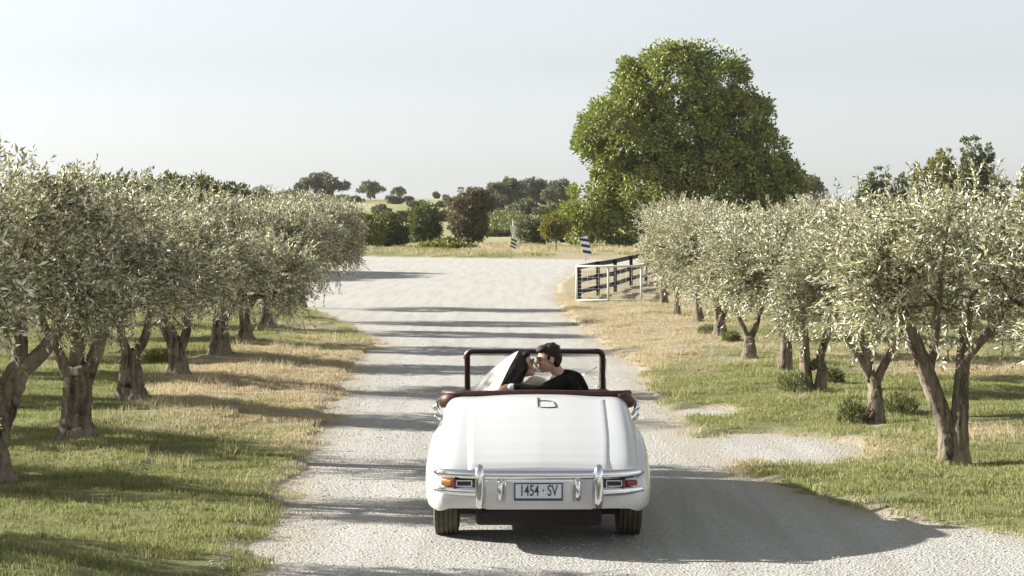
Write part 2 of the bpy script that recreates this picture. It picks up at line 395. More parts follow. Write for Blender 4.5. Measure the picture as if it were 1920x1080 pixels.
lsrc = [hidden_src('long_grass_patch', blades(34, .16, .06, .15, .0030, .8, 10+i, M['grass'], 'long_grass_patch')) for i in range(4)]
def cover(x0, x1, y0, y1, dens, f=None, seed=0):
    r = np.random.default_rng(seed); n = int((x1-x0)*(y1-y0)*dens)
    x = r.uniform(x0, x1, n); y = r.uniform(y0, y1, n)
    keep = (np.abs(x) < y*.262+1.5)
    s = road_sd(x, y)+.22*fbm(x, y, 3.5, 41)+r.normal(0, .07, n)
    keep &= (s < -.12)
    if f is not None: keep &= f(x, y, r)
    keep &= collar(x, y)+r.normal(0, .1, n) < .55
    x, y = x[keep], y[keep]
    z = terrain(x, y); keep = z > .0; return x[keep], y[keep], z[keep]
ax, ay, az = cover(-9, 13, 12.5, 36, 27, lambda x, y, r: (r.uniform(0, 1, len(x)) < .35+.65*smooth((fbm(x, y, 2.2, 61)+.55)/.5)), seed=1)
bx2, by2, bz2 = cover(-15, 18, 36, 64, 9, seed=2)
gx, gy, gz = np.concatenate([ax, bx2]), np.concatenate([ay, by2]), np.concatenate([az, bz2])
g = scatter('grass', np.stack([gx, gy, gz], -1), gsrc, .8, 1.5, {'dry': dryness(gx, gy)}, .1)
g['label'] = 'short green and straw coloured grass under the olive rows'
ax, ay, az = cover(-11, 14, 12.5, 62, 3.2, lambda x, y, r: (r.uniform(0, 1, len(x)) < .12+.9*smooth((fbm(x, y, 1.3, 71)-.1)/.5)+.3*(dryness(x, y) > .45)), seed=3)
g = scatter('long_grass', np.stack([ax, ay, az], -1), lsrc, .6, 1.4, {'dry': np.clip(dryness(ax, ay)+.25, 0, 1)}, .15)
g['label'] = 'longer seeding grass tufts among the short grass'
vsrc = [hidden_src('verge_grass_patch', blades(200, .9, .06, .26, .014, .9, 20+i, M['grass'], 'verge_grass_patch')) for i in range(3)]
r_ = np.random.default_rng(9); vx = r_.uniform(-45, 42, 1500); vy = yfar(vx)+r_.uniform(.8, 40, 1500)**1.0
vk = r_.uniform(0, 1, 1500) < .25+.75*(fbm(vx, vy, .25, 81) > 0); vx, vy = vx[vk], vy[vk]
g = scatter('verge_grass', np.stack([vx, vy, terrain(vx, vy)], -1), vsrc, .6, 1.3, {'dry': np.clip(.72+.6*fbm(vx, vy, .3, 82), 0, 1)}, .1)
g['label'] = 'rough pale grass on the far side of the gravel junction'
def pebble(seed):
    bm = bmesh.new(); bmesh.ops.create_icosphere(bm, subdivisions=1, radius=.01)
    for v in bm.verts: v.co *= random.uniform(.7, 1.25); v.co.z *= .6
    me = bpy.data.meshes.new('stone'); bm.to_mesh(me); bm.free(); me.materials.append(M['stone']); return hidden_src('stone', me)
ps = [pebble(i) for i in range(4)]
n = 42000; r_ = np.random.default_rng(5); px_ = r_.uniform(-3, 6.5, n); py_ = 12.5+30*r_.uniform(0, 1, n)**1.5
s_ = road_sd(px_, py_); k = (s_ > -.35) & (np.abs(px_) < py_*.262+.5) & (r_.uniform(0, 1, n) < .25+.75*np.exp(-np.maximum(s_, 0)/.35)+.35*(fbm(px_, py_, 1.5, 91) > .1))
px_, py_ = px_[k], py_[k]
g = scatter('gravel', np.stack([px_, py_, np.maximum(terrain(px_, py_), 0)+.002], -1), ps, .35, 1.25, None, .5)
g['label'] = 'loose grey stones lying along the gravel lane'

# ---------------------------------------------------------------- trees
def leaves_mesh(name, P, D, length, width, mat, seed, fold=.25):
    """rhombic folded leaves at P pointing along D"""
    r = np.random.default_rng(seed); n = len(P)
    D = D/np.linalg.norm(D, axis=1, keepdims=True)
    R = r.normal(size=(n, 3)); Sd = np.cross(D, R); Sd /= np.linalg.norm(Sd, axis=1, keepdims=True); U = np.cross(Sd, D)
    L = (length*r.uniform(.65, 1.25, n))[:, None]; W_ = (width*r.uniform(.7, 1.2, n))[:, None]
    v0 = P; v2 = P+D*L+U*L*-.08; v1 = P+D*L*.48+Sd*W_*.5+U*W_*fold; v3 = P+D*L*.48-Sd*W_*.5+U*W_*fold
    V = np.stack([v0, v1, v2, v3], 1).reshape(-1, 3); k = np.arange(n)*4
    T = np.stack([np.stack([k, k+1, k+2], -1), np.stack([k, k+2, k+3], -1)], 1).reshape(-1, 3)
    me = mesh_np(name, V, T, mat); attr(me, 'tint', np.repeat(r.uniform(0, 1, n), 4)); return me
def olive_crown(seed, rx=1.5, ry=1.05, z0=1.15, z1=2.75, nt_=1300, nl=28):
    r = np.random.default_rng(seed); zc = (z0+z1)/2; rz = (z1-z0)/2
    K = 36; a = r.uniform(0, 2*PI, K); u = r.uniform(-.85, 1, K); q = r.uniform(.45, .88, K)
    C = np.stack([rx*q*np.cos(a)*np.sqrt(1-u*u*.8), ry*q*np.sin(a)*np.sqrt(1-u*u*.8), zc+rz*q*u], -1)
    C[:, 2] += -.25*((C[:, 0]/rx)**2+(C[:, 1]/ry)**2)*r.uniform(0, 1.2, K)
    idx = r.integers(0, K, nt_); cr = r.uniform(.15, .38, K)
    off = r.normal(size=(nt_, 3)); off /= np.linalg.norm(off, axis=1, keepdims=True)
    B = C[idx]+off*(cr[idx]*r.uniform(.1, .95, nt_))[:, None]
    out = B-np.array([0, 0, zc-.3]); out /= np.linalg.norm(out, axis=1, keepdims=True)
    D = out+.7*r.normal(size=(nt_, 3))*.6+off*.5; D[:, 2] += .15
    D /= np.linalg.norm(D, axis=1, keepdims=True)
    L = r.uniform(.18, .42, nt_)
    # upright water shoots breaking the outline
    m = 105; a = r.uniform(0, 2*PI, m); q = np.sqrt(r.uniform(0, .85, m))
    B2 = np.stack([rx*q*np.cos(a), ry*q*np.sin(a), zc+rz*np.sqrt(1-q*q)*.85-.05], -1); D2 = r.normal(size=(m, 3))*.28+np.array([0, 0, 1.]); D2[:, :2] += B2[:, :2]*.2
    D2 /= np.linalg.norm(D2, axis=1, keepdims=True); L2 = r.uniform(.3, .72, m)
    # hanging skirts
    m3 = 90; a = r.uniform(0, 2*PI, m3); q = r.uniform(.55, .98, m3)
    B3 = np.stack([rx*q*np.cos(a), ry*q*np.sin(a), zc-rz*r.uniform(.3, .95, m3)], -1); D3 = r.normal(size=(m3, 3))*.35+np.array([0, 0, -1.]); D3 /= np.linalg.norm(D3, axis=1, keepdims=True); L3 = r.uniform(.2, .5, m3)
    B = np.concatenate([B, B2, B3]); D = np.concatenate([D, D2, D3]); L = np.concatenate([L, L2, L3]); n = len(B)
    t = (np.arange(nl)+.5)/nl
    P = B[:, None, :]+D[:, None, :]*(L[:, None]*t)[..., None]; P[:, :, 2] -= (.22*L[:, None]*t**2)
    LD = D[:, None, :]*.75+r.normal(size=(n, nl, 3))*.55; LD[:, :, 2] -= .12
    me = leaves_mesh('olive_crown', P.reshape(-1, 3), LD.reshape(-1, 3), .070, .0185, M['olive'], seed)
    return me, C
CROWNS = [olive_crown(100+i) for i in range(5)]
def stem_bm(limbs, seed, base_r, C=None, flare=1.5):
    """limbs: list of (list of points, r0, r1). C: cluster centres to be reached by boughs"""
    random.seed(seed); bm = bmesh.new(); tips = []
    for li, (pts, r0, r1) in enumerate(limbs):
        cp = curve_pts(pts, max(12, 7*len(pts)))
        N = len(cp)
        for i_ in range(1, N): cp[i_] = cp[i_]+Vector((random.uniform(-1, 1), random.uniform(-1, 1), 0))*r1*.10
        rad = []
        for i_ in range(N):
            t = i_/(N-1); rr = r0+(r1-r0)*t
            if pts[0][2] <= .02: rr *= 1+(flare-1)*math.exp(-max(0, cp[i_].z)/.12)
            rad.append(rr)
        tube(bm, cp, rad, 18, True, .42, seed+li*3.1); tips.append(cp)
    if C is not None:
        ends = [p for cp in tips for p in cp[len(cp)//2:] if p.z > .8]
        for c in C:
            c = Vector(c); b = min(ends, key=lambda e: (e-c).length+abs(min(0, c.z-e.z))*.6)
            mid = (b+c)/2+Vector((random.uniform(-.12, .12), random.uniform(-.12, .12), random.uniform(-.15, .08)))
            d = (c-b).length
            cp = curve_pts([b, mid, c, c+(c-mid)*.35], 8)
            tube(bm, cp, [max(.006, (.022+.012*d)*(1-.8*k_/7)) for k_ in range(8)], 6, True, .3, seed)
    return bm
OL_R = 'silvery olive trees in the row right of the gravel lane'; OL_L = 'silvery olive trees in the row left of the gravel lane'
def olive(px, py, label, group, limbs, ci, sc=1.0, base_r=.12, crown_off=(0, 0, 0), rz=0, hs_=1.0, d=None, x=None):
    if d is None: d = F*HC/(py-HY)
    if x is None: x = (px-960)*d/F
    z = float(terrain(np.array([x]), np.array([d]))[0])-.03
    rz = (rz % 2)*.35-.3+PI*(int(rz*3) % 2)
    if d > 33: hs_ *= .90; crown_off = (crown_off[0], crown_off[1], crown_off[2]+.06)
    if group == OL_R and d < 36: hs_ *= .87; crown_off = (crown_off[0], crown_off[1], crown_off[2]+.27)
    hs_ *= .96+.09*math.sin(px*12.9+d*7.7); sc *= 1+.04*math.sin(px*3.1+d*2.3)
    ysc = .72 if group == OL_L and 16 < d < 23 else 1.0
    if group == OL_L and 16 < d < 33: hs_ *= .86; crown_off = (crown_off[0], crown_off[1], crown_off[2]+.42)
    t = thing('olive_tree', label, 'tree', (x, d, z), 0, group)
    cme, C = CROWNS[ci]
    Mx = Matrix.Translation(crown_off) @ Matrix.Rotation(rz, 4, 'Z') @ Matrix.Diagonal((sc, sc*ysc, sc*hs_, 1))
    Cw = [Mx @ Vector(c) for c in C]
    bm = stem_bm(limbs, int(px*7+py), base_r, Cw[:26])
    tr = bm_obj('trunk', bm, M['bark'], t)
    cr = obj('crown', cme, t, crown_off, (0, 0, rz)); cr.scale = (sc, sc*ysc, sc*hs_); cr['kind'] = 'stuff'
    return t
V3 = lambda x, z, y=0: (x, y, z)
# right row (nearest first)
olive(1785, 870, 'olive tree nearest the camera right of the lane, low V-forked pale trunk', OL_R,
      [([V3(0, 0), V3(-.02, .2), V3(-.08, .5, .05), V3(-.24, .95, .05), V3(-.36, 1.25), V3(-.55, 1.65, -.1)], .125, .055),
       ([V3(.06, 0), V3(.08, .35), V3(.10, .8), V3(.13, 1.2, .05), V3(.2, 1.75, .1)], .11, .05),
       ([V3(-.24, .95, .05), V3(-.12, 1.3, .3), V3(-.05, 1.7, .4)], .05, .035), ([V3(.12, 1.1), V3(.4, 1.5, -.2), V3(.7, 1.9, -.2)], .05, .03)], 0, 1.02, crown_off=(.12, 0, .1), rz=.3)
olive(1640, 800, 'olive tree with slim trunk forking into three, shrubs either side of its base', OL_R,
      [([V3(0, 0), V3(.02, .2), V3(0, .45), V3(-.04, .62)], .10, .075), ([V3(-.04, .55), V3(-.2, .85), V3(-.42, 1.22), V3(-.6, 1.6)], .055, .035),
       ([V3(-.04, .55), V3(-.1, .9), V3(-.22, 1.3), V3(-.3, 1.8, .1)], .06, .035), ([V3(0, .5), V3(.12, .75), V3(.3, 1.1), V3(.42, 1.6, -.1)], .055, .035)], 1, .95, crown_off=(.02, 0, .08), rz=1.3)
olive(1520, 748, 'olive tree standing on two near parallel trunks behind a low shrub', OL_R,
      [([V3(-.06, 0), V3(-.08, .4), V3(-.1, .9), V3(-.14, 1.5)], .085, .045), ([V3(.12, 0), V3(.16, .3), V3(.14, .5), V3(.25, .9), V3(.35, 1.5)], .08, .04),
       ([V3(0, .35), V3(.1, .42)], .06, .06), ([V3(-.1, .7), V3(-.35, 1.1, .1), V3(-.5, 1.6)], .04, .03)], 2, .97, crown_off=(0, 0, .05), rz=2.2)
olive(1472, 712, 'slender olive tree half hidden behind the twin trunked one', OL_R,
      [([V3(0, 0), V3(.02, .4), V3(-.03, .8), V3(.05, 1.4)], .09, .05), ([V3(0, .4), V3(-.12, .8), V3(-.3, 1.4)], .045, .03)], 3, .92, rz=.7)
olive(1405, 681, 'olive tree with short dark trunk split into a wide Y above dry grass', OL_R,
      [([V3(0, 0), V3(0, .25), V3(0, .42)], .11, .08), ([V3(0, .36), V3(-.12, .6), V3(-.3, 1.0), V3(-.4, 1.5)], .055, .035),
       ([V3(.02, .36), V3(.12, .6), V3(.24, 1.0), V3(.4, 1.5)], .06, .035)], 4, .97, rz=1.9)
olive(1350, 645, 'olive tree with brown stump-like base and small shrub at its foot', OL_R,
      [([V3(0, 0), V3(0, .3), V3(-.05, .6), V3(-.1, 1.4)], .13, .05), ([V3(.0, .3), V3(.15, .7), V3(.3, 1.4)], .06, .035)], 0, .95, rz=3.4)
olive(1308, 612, 'olive tree with single dark leaning trunk past the dry verge', OL_R,
      [([V3(.03, 0), V3(0, .4), V3(-.1, .8), V3(-.15, 1.5)], .11, .05), ([V3(-.05, .6), V3(.15, 1.0), V3(.3, 1.5)], .05, .03)], 1, .97, rz=4.1, crown_off=(.15, 0, .2))
olive(1270, 598, 'olive tree with thin straight trunk close to the right end of the white gate', OL_R,
      [([V3(0, 0), V3(0, .5), V3(-.02, 1.0), V3(0, 1.6)], .075, .045), ([V3(0, .6), V3(-.25, .95), V3(-.4, 1.4)], .04, .03)], 2, .9, rz=5.0, crown_off=(.35, 0, .35))
olive(1246, 577, 'farthest olive tree of the right row, beside the white gate', OL_R,
      [([V3(0, 0), V3(-.04, .5), V3(.04, 1.0), V3(0, 1.6)], .10, .05), ([V3(0, .5), V3(.25, 1.0), V3(.4, 1.5)], .05, .03)], 3, .95, rz=.2, crown_off=(.5, 0, .42))
# right second row
g2 = 'olive trees in the second row further right'
for i_, (x, d, lb) in enumerate([(9.4, 34.5, 'olive tree of the second right row, at the right edge of the picture'), (9.4, 39, 'second row olive tree seen between the V-forked trunk and the right edge'),
        (9.5, 43.6, 'second row olive tree seen through the V-forked trunk'), (9.3, 48, 'second row olive tree seen above the three-way forked trunk'),
        (9.3, 53, 'second row olive tree peeping between the forked trunk and the twin trunks'), (9.2, 58.5, 'farthest olive tree of the second right row')]):
    olive(960+x*F/d, HY+F*HC/d, lb, g2, [([V3(0, 0), V3(.03, .5), V3(-.05, 1.0), V3(0, 1.6)], .11, .05), ([V3(0, .5), V3(.25, .9), V3(.5, 1.5)], .06, .035), ([V3(0, .6), V3(-.25, 1.0, .1), V3(-.5, 1.5)], .05, .03)], i_ % 5, 1.05, rz=i_*1.7)
olive(0, 0, 'second row olive tree farthest right with crown cut by the picture edge', g2, [([V3(0, 0), V3(.03, .5), V3(-.05, 1.0), V3(0, 1.6)], .11, .05), ([V3(0, .5), V3(.25, .9), V3(.5, 1.5)], .06, .035)], 3, 1.0, d=29.8, x=9.3, rz=.4)
olive(0, 0, 'olive tree cut off by the right edge, in front of the V-forked one', OL_R, [([V3(0, 0), V3(.03, .5), V3(-.05, 1.0), V3(0, 1.6)], .12, .05), ([V3(0, .5), V3(.25, .9), V3(.5, 1.5)], .06, .035), ([V3(0, .6), V3(-.25, 1.0), V3(-.3, 1.5)], .06, .035)], 2, .95, d=17.9, x=6.05, rz=2.4)
# left row
olive(-6, 925, 'thick dark olive trunk cut off by the left edge, leaning towards the lane', OL_L,
      [([V3(0, 0), V3(-.02, .4), V3(.1, .8), V3(.22, 1.1)], .135, .105), ([V3(.2, 1.05), V3(.22, 1.35), V3(.2, 1.8)], .07, .045), ([V3(.2, 1.05), V3(.4, 1.2), V3(.6, 1.5), V3(.7, 1.9)], .08, .045), ([V3(.0, .9), V3(-.3, 1.3), V3(-.5, 1.7)], .08, .04)], 3, .98, rz=.8, crown_off=(.05, 0, .1))
olive(145, 855, 'stout olive tree with wide dark base and pale limbs fanning out, second on the left', OL_L,
      [([V3(0, 0), V3(0, .3), V3(.02, .6), V3(.03, .85)], .165, .13), ([V3(-.1, .7), V3(-.2, .95), V3(-.36, 1.25), V3(-.5, 1.7)], .065, .045), ([V3(0, .75), V3(0, 1.1), V3(.02, 1.7)], .09, .05),
       ([V3(.1, .7), V3(.2, .95), V3(.32, 1.25), V3(.62, 1.5), V3(.9, 1.7)], .08, .045)], 4, 1.06, rz=2.9, crown_off=(.08, 0, .05))
olive(250, 775, 'olive tree with dark tapering trunk and two upright limbs, third on the left', OL_L,
      [([V3(0, 0), V3(-.02, .35), V3(-.03, .7)], .15, .11), ([V3(-.05, .6), V3(-.15, .9), V3(-.2, 1.5)], .06, .04), ([V3(0, .6), V3(.15, .85), V3(.22, 1.2), V3(.3, 1.6)], .065, .04)], 0, 1.0, rz=1.1, crown_off=(.05, 0, 0))
olive(332, 725, 'olive tree with dark leaning bole and long side limb, fourth on the left', OL_L,
      [([V3(.02, 0), V3(0, .3), V3(-.06, .55), V3(-.22, .9), V3(-.35, 1.3)], .15, .06), ([V3(0, .35), V3(.14, .7), V3(.18, 1.2), V3(.25, 1.6)], .075, .04)], 1, 1.0, rz=3.7, crown_off=(.05, 0, -.08))
olive(412, 685, 'olive tree with short dark trunk under a low drooping crown, fifth on the left', OL_L,
      [([V3(0, 0), V3(0, .4), V3(.02, .9), V3(0, 1.5)], .16, .06), ([V3(0, .5), V3(.3, 1.0), V3(.5, 1.5)], .06, .035)], 2, 1.05, rz=.5, crown_off=(.15, 0, -.3))
olive(0, 0, 'olive tree hidden to the crown between the fifth and the thin trunked one', OL_L, [([V3(0, 0), V3(0, .4), V3(-.1, 1.5)], .14, .06), ([V3(0, .5), V3(.3, 1.0), V3(.5, 1.5)], .06, .035)], 3, 1.05, d=38.6, x=-5.2, rz=2.5, crown_off=(.2, 0, -.2))
olive(0, 0, 'olive tree crown reaching over the gravel, third from the left row end', OL_L, [([V3(0, 0), V3(0, .4), V3(-.1, 1.5)], .14, .06), ([V3(0, .5), V3(.3, 1.0), V3(.5, 1.5)], .06, .035)], 4, 1.05, d=43.6, x=-5.4, rz=4.5, crown_off=(.2, 0, -.1))
olive(536, 602, 'olive tree with thin dark trunk at the road bend, next to last on the left', OL_L, [([V3(0, 0), V3(0, .5), V3(-.05, 1.0), V3(0, 1.6)], .11, .05), ([V3(0, .6), V3(.3, 1.0), V3(.5, 1.5)], .05, .03)], 0, 1.06, rz=5.5, crown_off=(.2, 0, 0))
olive(566, 577, 'last olive tree of the left row, pale crown hanging over the junction', OL_L, [([V3(0, 0), V3(0, .5), V3(.05, 1.0), V3(0, 1.6)], .12, .05), ([V3(0, .6), V3(.3, 1.0), V3(.6, 1.5)], .05, .03)], 1, 1.12, rz=1.5, crown_off=(.2, 0, 0))
olive(0, 0, 'olive crown at far left edge, nearest of the left row', OL_L, [([V3(0, 0), V3(0, .5), V3(.05, 1.0), V3(0, 1.6)], .15, .07), ([V3(0, .6), V3(.3, 1.0), V3(.5, 1.5)], .08, .04), ([V3(0, .6), V3(-.3, 1.0), V3(-.6, 1.5)], .07, .04)], 2, .98, d=14.6, x=-5.0, rz=.1, crown_off=(.0, 0, .1), hs_=1.17)

def lobed_crown(name, lobes, nclump, nleaf, crad, lsize, mat, seed, shell=.55, asp=.62):
    """lobes: (x,y,z,rx,ry,rz)"""
    r = np.random.default_rng(seed); Lb = np.array(lobes, float); vol = (Lb[:, 3]*Lb[:, 4]*Lb[:, 5])**(2/3); idx = r.choice(len(Lb), nclump, p=vol/vol.sum())
    u = r.normal(size=(nclump, 3)); u /= np.linalg.norm(u, axis=1, keepdims=True)
    q = r.uniform(shell**3, 1, nclump)**(1/3)*r.uniform(.86, 1.06, nclump)
    C = Lb[idx, :3]+u*Lb[idx, 3:]*q[:, None]
    cr = crad*r.uniform(.6, 1.4, nclump)
    o = r.normal(size=(nclump, nleaf, 3)); o /= np.linalg.norm(o, axis=2, keepdims=True); o *= r.uniform(.3, 1, (nclump, nleaf, 1))
    P = (C[:, None, :]+o*cr[:, None, None]).reshape(-1, 3)
    D = (o*1.0+u[:, None, :]*.5+r.normal(size=o.shape)*.5).reshape(-1, 3)
    P[:, 2] = np.maximum(P[:, 2], .06)
    return leaves_mesh(name, P, D, lsize, lsize*asp, mat, seed, .15)
def tree(name, px, d, label, cat, lobes, nclump, nleaf, crad, lsize, mat, seed, trunk=None, group=None, z=None, shell=.55):
    x = (px-960)*d/F; z = float(terrain(np.array([x]), np.array([float(d)]))[0])-.05 if z is None else z
    t = thing(name, label, cat, (x, d, z), 0, group)
    c = obj('crown', lobed_crown('crown', lobes, nclump, nleaf, crad, lsize, mat, seed, shell), t); c['kind'] = 'stuff'
    if trunk: bm_obj('trunk', stem_bm(trunk, seed, .2), M['bark_far'], t)
    return t
# the big broad tree beyond the junction
BL = [(1250, 155, 80), (1330, 165, 74), (1190, 180, 50), (1168, 255, 88), (1280, 250, 120), (1365, 245, 80), (1415, 295, 66), (1440, 350, 58), (1340, 350, 110), (1230, 350, 100), (1150, 300, 52),
      (1108, 400, 56), (1170, 405, 66), (1082, 425, 38), (1425, 400, 66), (1302, 112, 34), (1245, 108, 36), (1112, 258, 36), (1478, 345, 27), (1402, 205, 36), (1180, 130, 24), (1358, 118, 26)]
bt = tree('broad_tree', 1285, 150, 'tall dark green domed tree behind the right olives, the biggest in sight', 'tree',
     [((a-1285)/24.85, -1.5+.05*(b % 7)*(-1)**k, (468-b)/24.85, r/24.85, min(r/24.85, 3.8), r/24.85) for k, (a, b, r) in enumerate(BL)], 1500, 76, .66, .29, M['bigleaf'], 301,
     [([V3(0, 0), V3(0, 2), V3(.2, 5), V3(0, 8)], .5, .25), ([V3(0, 2.5), V3(-2, 5), V3(-4, 8)], .28, .1), ([V3(0, 2.5), V3(2.4, 5), V3(4, 8)], .28, .1)], shell=.74)
bt.scale = (1, 1, .965)
tree('small_tree', 1042, 132, 'small yellow green sapling with bare thin stem at the junction', 'tree', [(0, 0, 1.75, .95, .9, .72), (-.3, 0, 1.4, .8, .7, .5)], 150, 24, .22, .16, M['lime'], 302, [([V3(0, 0), V3(.02, .6), V3(0, 1.7)], .05, .03)])
# bushes in the middle distance
tree('bush', 727, 148, 'round dark green bush at the left end of the far verge', 'bush', [(0, 0, 1.35, 1.5, 1.3, 1.3), (-1.2, 0, 1.1, .9, 1, 1.0), (.5, 0, .9, 1.1, 1, .9)], 420, 26, .22, .17, M['bush'], 310)
tree('bush', 700, 140, 'leafy green bush partly behind the last left olive tree', 'bush', [(0, 0, 1.2, 1.0, 1, 1.3), (-1, 0, 1.3, 1, 1, 1.3)], 260, 24, .22, .17, M['lime'], 311)
tree('bush', 796, 158, 'upright dark green bush with flat top, between round bush and bronze tree', 'bush', [(-.1, 0, 1.9, 1.3, 1.2, 1.5), (.3, 0, 1.1, 1.2, 1, 1.0), (-.8, 0, .9, .9, 1, .9)], 380, 26, .24, .18, M['bush'], 312)
tree('bronze_tree', 878, 156, 'bronze brown leafed tree in the middle of the far verge', 'tree', [(.2, 0, 3.3, 1.35, 1.3, 1.3), (-.5, 0, 2.2, 1.2, 1.2, 1.5), (.6, 0, 1.5, 1.0, 1, 1.4), (1.1, 0, 3.3, .9, .9, .9), (-.2, 0, 1.0, 1.1, 1, 1.0)], 640, 26, .24, .19, M['brownbush'], 313, [([V3(0, 0), V3(.1, 1.5), V3(0, 3.4)], .14, .06)])
tree('bush', 992, 158, 'grey green bush right of the white pole', 'bush', [(0, 0, 1.2, 1.2, 1.2, 1.1), (.9, 0, 1.0, 1, 1, .9)], 300, 24, .22, .18, M['gum'], 314)
tree('bush', 1075, 170, 'dark bush closing the gap left of the tall domed tree', 'bush', [(0, 0, 1.6, 2.2, 1.5, 1.7), (-1.4, 0, 1.8, 1.5, 1.3, 1.8)], 420, 24, .3, .22, M['bush'], 315)
for i_, (px, d, h, lb) in enumerate([(850, 150, .45, 'low scrubby clump left of the bronze tree foot'), (932, 200, .7, 'low dark scrub right of the bronze tree'), (830, 133, .4, 'long low clump of green weeds on the verge edge')]):
    tree('shrub', px, d, lb, 'shrub', [(0, 0, h*.6, 1.6+.8*(i_ == 2), 1, h*.6)], 110, 20, .2, .2, [M['vine'], M['bush'], M['lime']][i_], 320+i_)
tree('hedge', 800, 300, 'dark hedge line crossing the pale field behind the bushes', 'hedge', [(k*1.5-6, 0, .8, 1.2, .8, .75) for k in range(9)], 260, 22, .4, .34, M['bush'], 340)
# a dense tree left of the junction whose shade lies over the gravel
tree('shade_tree', 350, 84, 'dense tree behind the left olive row shading the junction', 'tree', [(0, 0, 2.5, 2.4, 3.8, 1.7), (1.0, 4, 2.3, 1.9, 2.8, 1.5), (-2, -4, 2.5, 2.2, 3, 1.6)], 1400, 26, .35, .24, M['bush'], 330, [([V3(0, 0), V3(.2, 1.5), V3(0, 3.4)], .25, .1)])
# skyline gums
def gum(px, d, y0, w_, h, label, seed, flat=True, ypx=None, mat='gum', lean=0, nm='gum_tree', dens=1.0):
    """crown spans w_ px wide, top at y0 px"""
    x = (px-960)*d/F; zt = HC-(y0-HY)*d/F; z = float(terrain(np.array([x]), np.array([float(d)]))[0])-.1
    H = max(zt-z, 1.6); W_ = w_*d/F/2; r = random.Random(seed); lobes = []
    n = r.randint(5, 7)
    for k in range(n):
        a = k/(n-1)*2-1; zz = H*(.62+.3*(1-a*a)) if flat else H*r.uniform(.45, .8)
        lobes.append((a*W_*.72+r.uniform(-.1, .1)*W_, r.uniform(-.4, .4)*W_, zz-H*.12+r.uniform(-.05, .05)*H, W_*r.uniform(.28, .42), W_*.4, H*r.uniform(.1, .17) if flat else H*r.uniform(.18, .3)))
    lobes.append((0, 0, H*.70, W_*.55, W_*.5, H*.26)); lobes.append((W_*.1, 0, H*.4, W_*.42, W_*.4, H*.3))
    
    if not flat: lobes += [(0, 0, H*.35, W_*.75, W_*.6, H*.33), (W_*.4, 0, H*.3, W_*.5, W_*.5, H*.28)]
    tr = [([V3(0, 0), V3(W_*.05, H*.35), V3(0, H*.75)], H*.03, H*.012), ([V3(0, H*.25), V3(-W_*.3, H*.5), V3(-W_*.5, H*.72)], H*.018, H*.008), ([V3(0, H*.3), V3(W_*.3, H*.5), V3(W_*.5, H*.72)], H*.018, H*.008)]
    t = thing(nm, label, 'tree', (x, d, z), 0, 'trees along the far skyline')
    sz = W_*.085
    c = obj('crown', lobed_crown('crown', lobes, int(230*dens), 22, W_*.10, sz+.12, M[mat], seed, .3), t); c['kind'] = 'stuff'
    bm_obj('trunk', stem_bm(tr, seed, .3), M['bark_far'], t)
    return t
gum(603, 540, 325, 92, 0, 'wide umbrella shaped gum tree, largest on the left skyline', 401, dens=1.6)
gum(545, 520, 357, 74, 0, 'low spreading trees left of the umbrella shaped gum', 402, False, dens=1.3)
gum(488, 520, 348, 52, 0, 'rounded gum tree just above the left olive tops', 403, False)
gum(694, 560, 338, 50, 0, 'open crowned gum tree right of the umbrella shaped one', 404)
gum(748, 600, 349, 30, 0, 'thin flat topped gum tree, small, third on the skyline', 405)
gum(738, 480, 366, 36, 0, 'small round tree in front of the thin flat topped gum', 406, False)
gum(640, 520, 372, 60, 0, 'dark low clump of trees below the umbrella shaped gum', 407, False)
gum(818, 620, 357, 16, 0, 'tiny dark skyline tree left of the bronze tree', 408, False)
gum(836, 640, 364, 14, 0, 'tiny skyline tree close behind the bronze tree', 409, False)
gum(776, 430, 376, 26, 0, 'little round bush on the pale hillside field', 410, False)
gum(826, 420, 378, 22, 0, 'small bush on the field beside the bronze tree', 411, False)
gum(955, 430, 331, 74, 0, 'grey green tree at the left of the far wood', 420, False, dens=2.0)
gum(1005, 450, 330, 74, 0, 'grey green tree in the middle of the far wood', 421, False, dens=2.0)
gum(1052, 440, 335, 70, 0, 'grey green tree of the far wood touching the domed tree', 422, False, dens=2.0)
gum(985, 330, 372, 66, 0, 'lower front tree of the far wood', 423, False, dens=1.6)
gum(1028, 320, 385, 60, 0, 'dark tree in front of the far wood near the domed tree', 424, False, mat='brownbush', dens=1.6)
gum(905, 480, 352, 50, 0, 'hazy tree behind the right side of the bronze tree', 425, False)
gum(1525, 330, 322, 52, 0, 'grey gum tree just right of the tall domed tree', 430)
gum(1640, 210, 308, 74, 0, 'round green tree top above the right olive crowns', 431, False, mat='bush', dens=1.4)
gum(1692, 215, 310, 34, 0, 'narrow tree top right of the round green one', 432, False, mat='bush')
gum(1765, 205, 272, 104, 0, 'broad yellow green tree behind the right olives', 433, False, mat='lime', dens=2)
gum(1822, 215, 238, 84, 0, 'tallest spiky tree above the right olives', 434, False, mat='bush', dens=2)
gum(1870, 260, 318, 60, 0, 'grey tree beyond the tallest spiky one', 435, False)
gum(1925, 260, 314, 50, 0, 'grey tree cut by the right edge of the picture', 436)
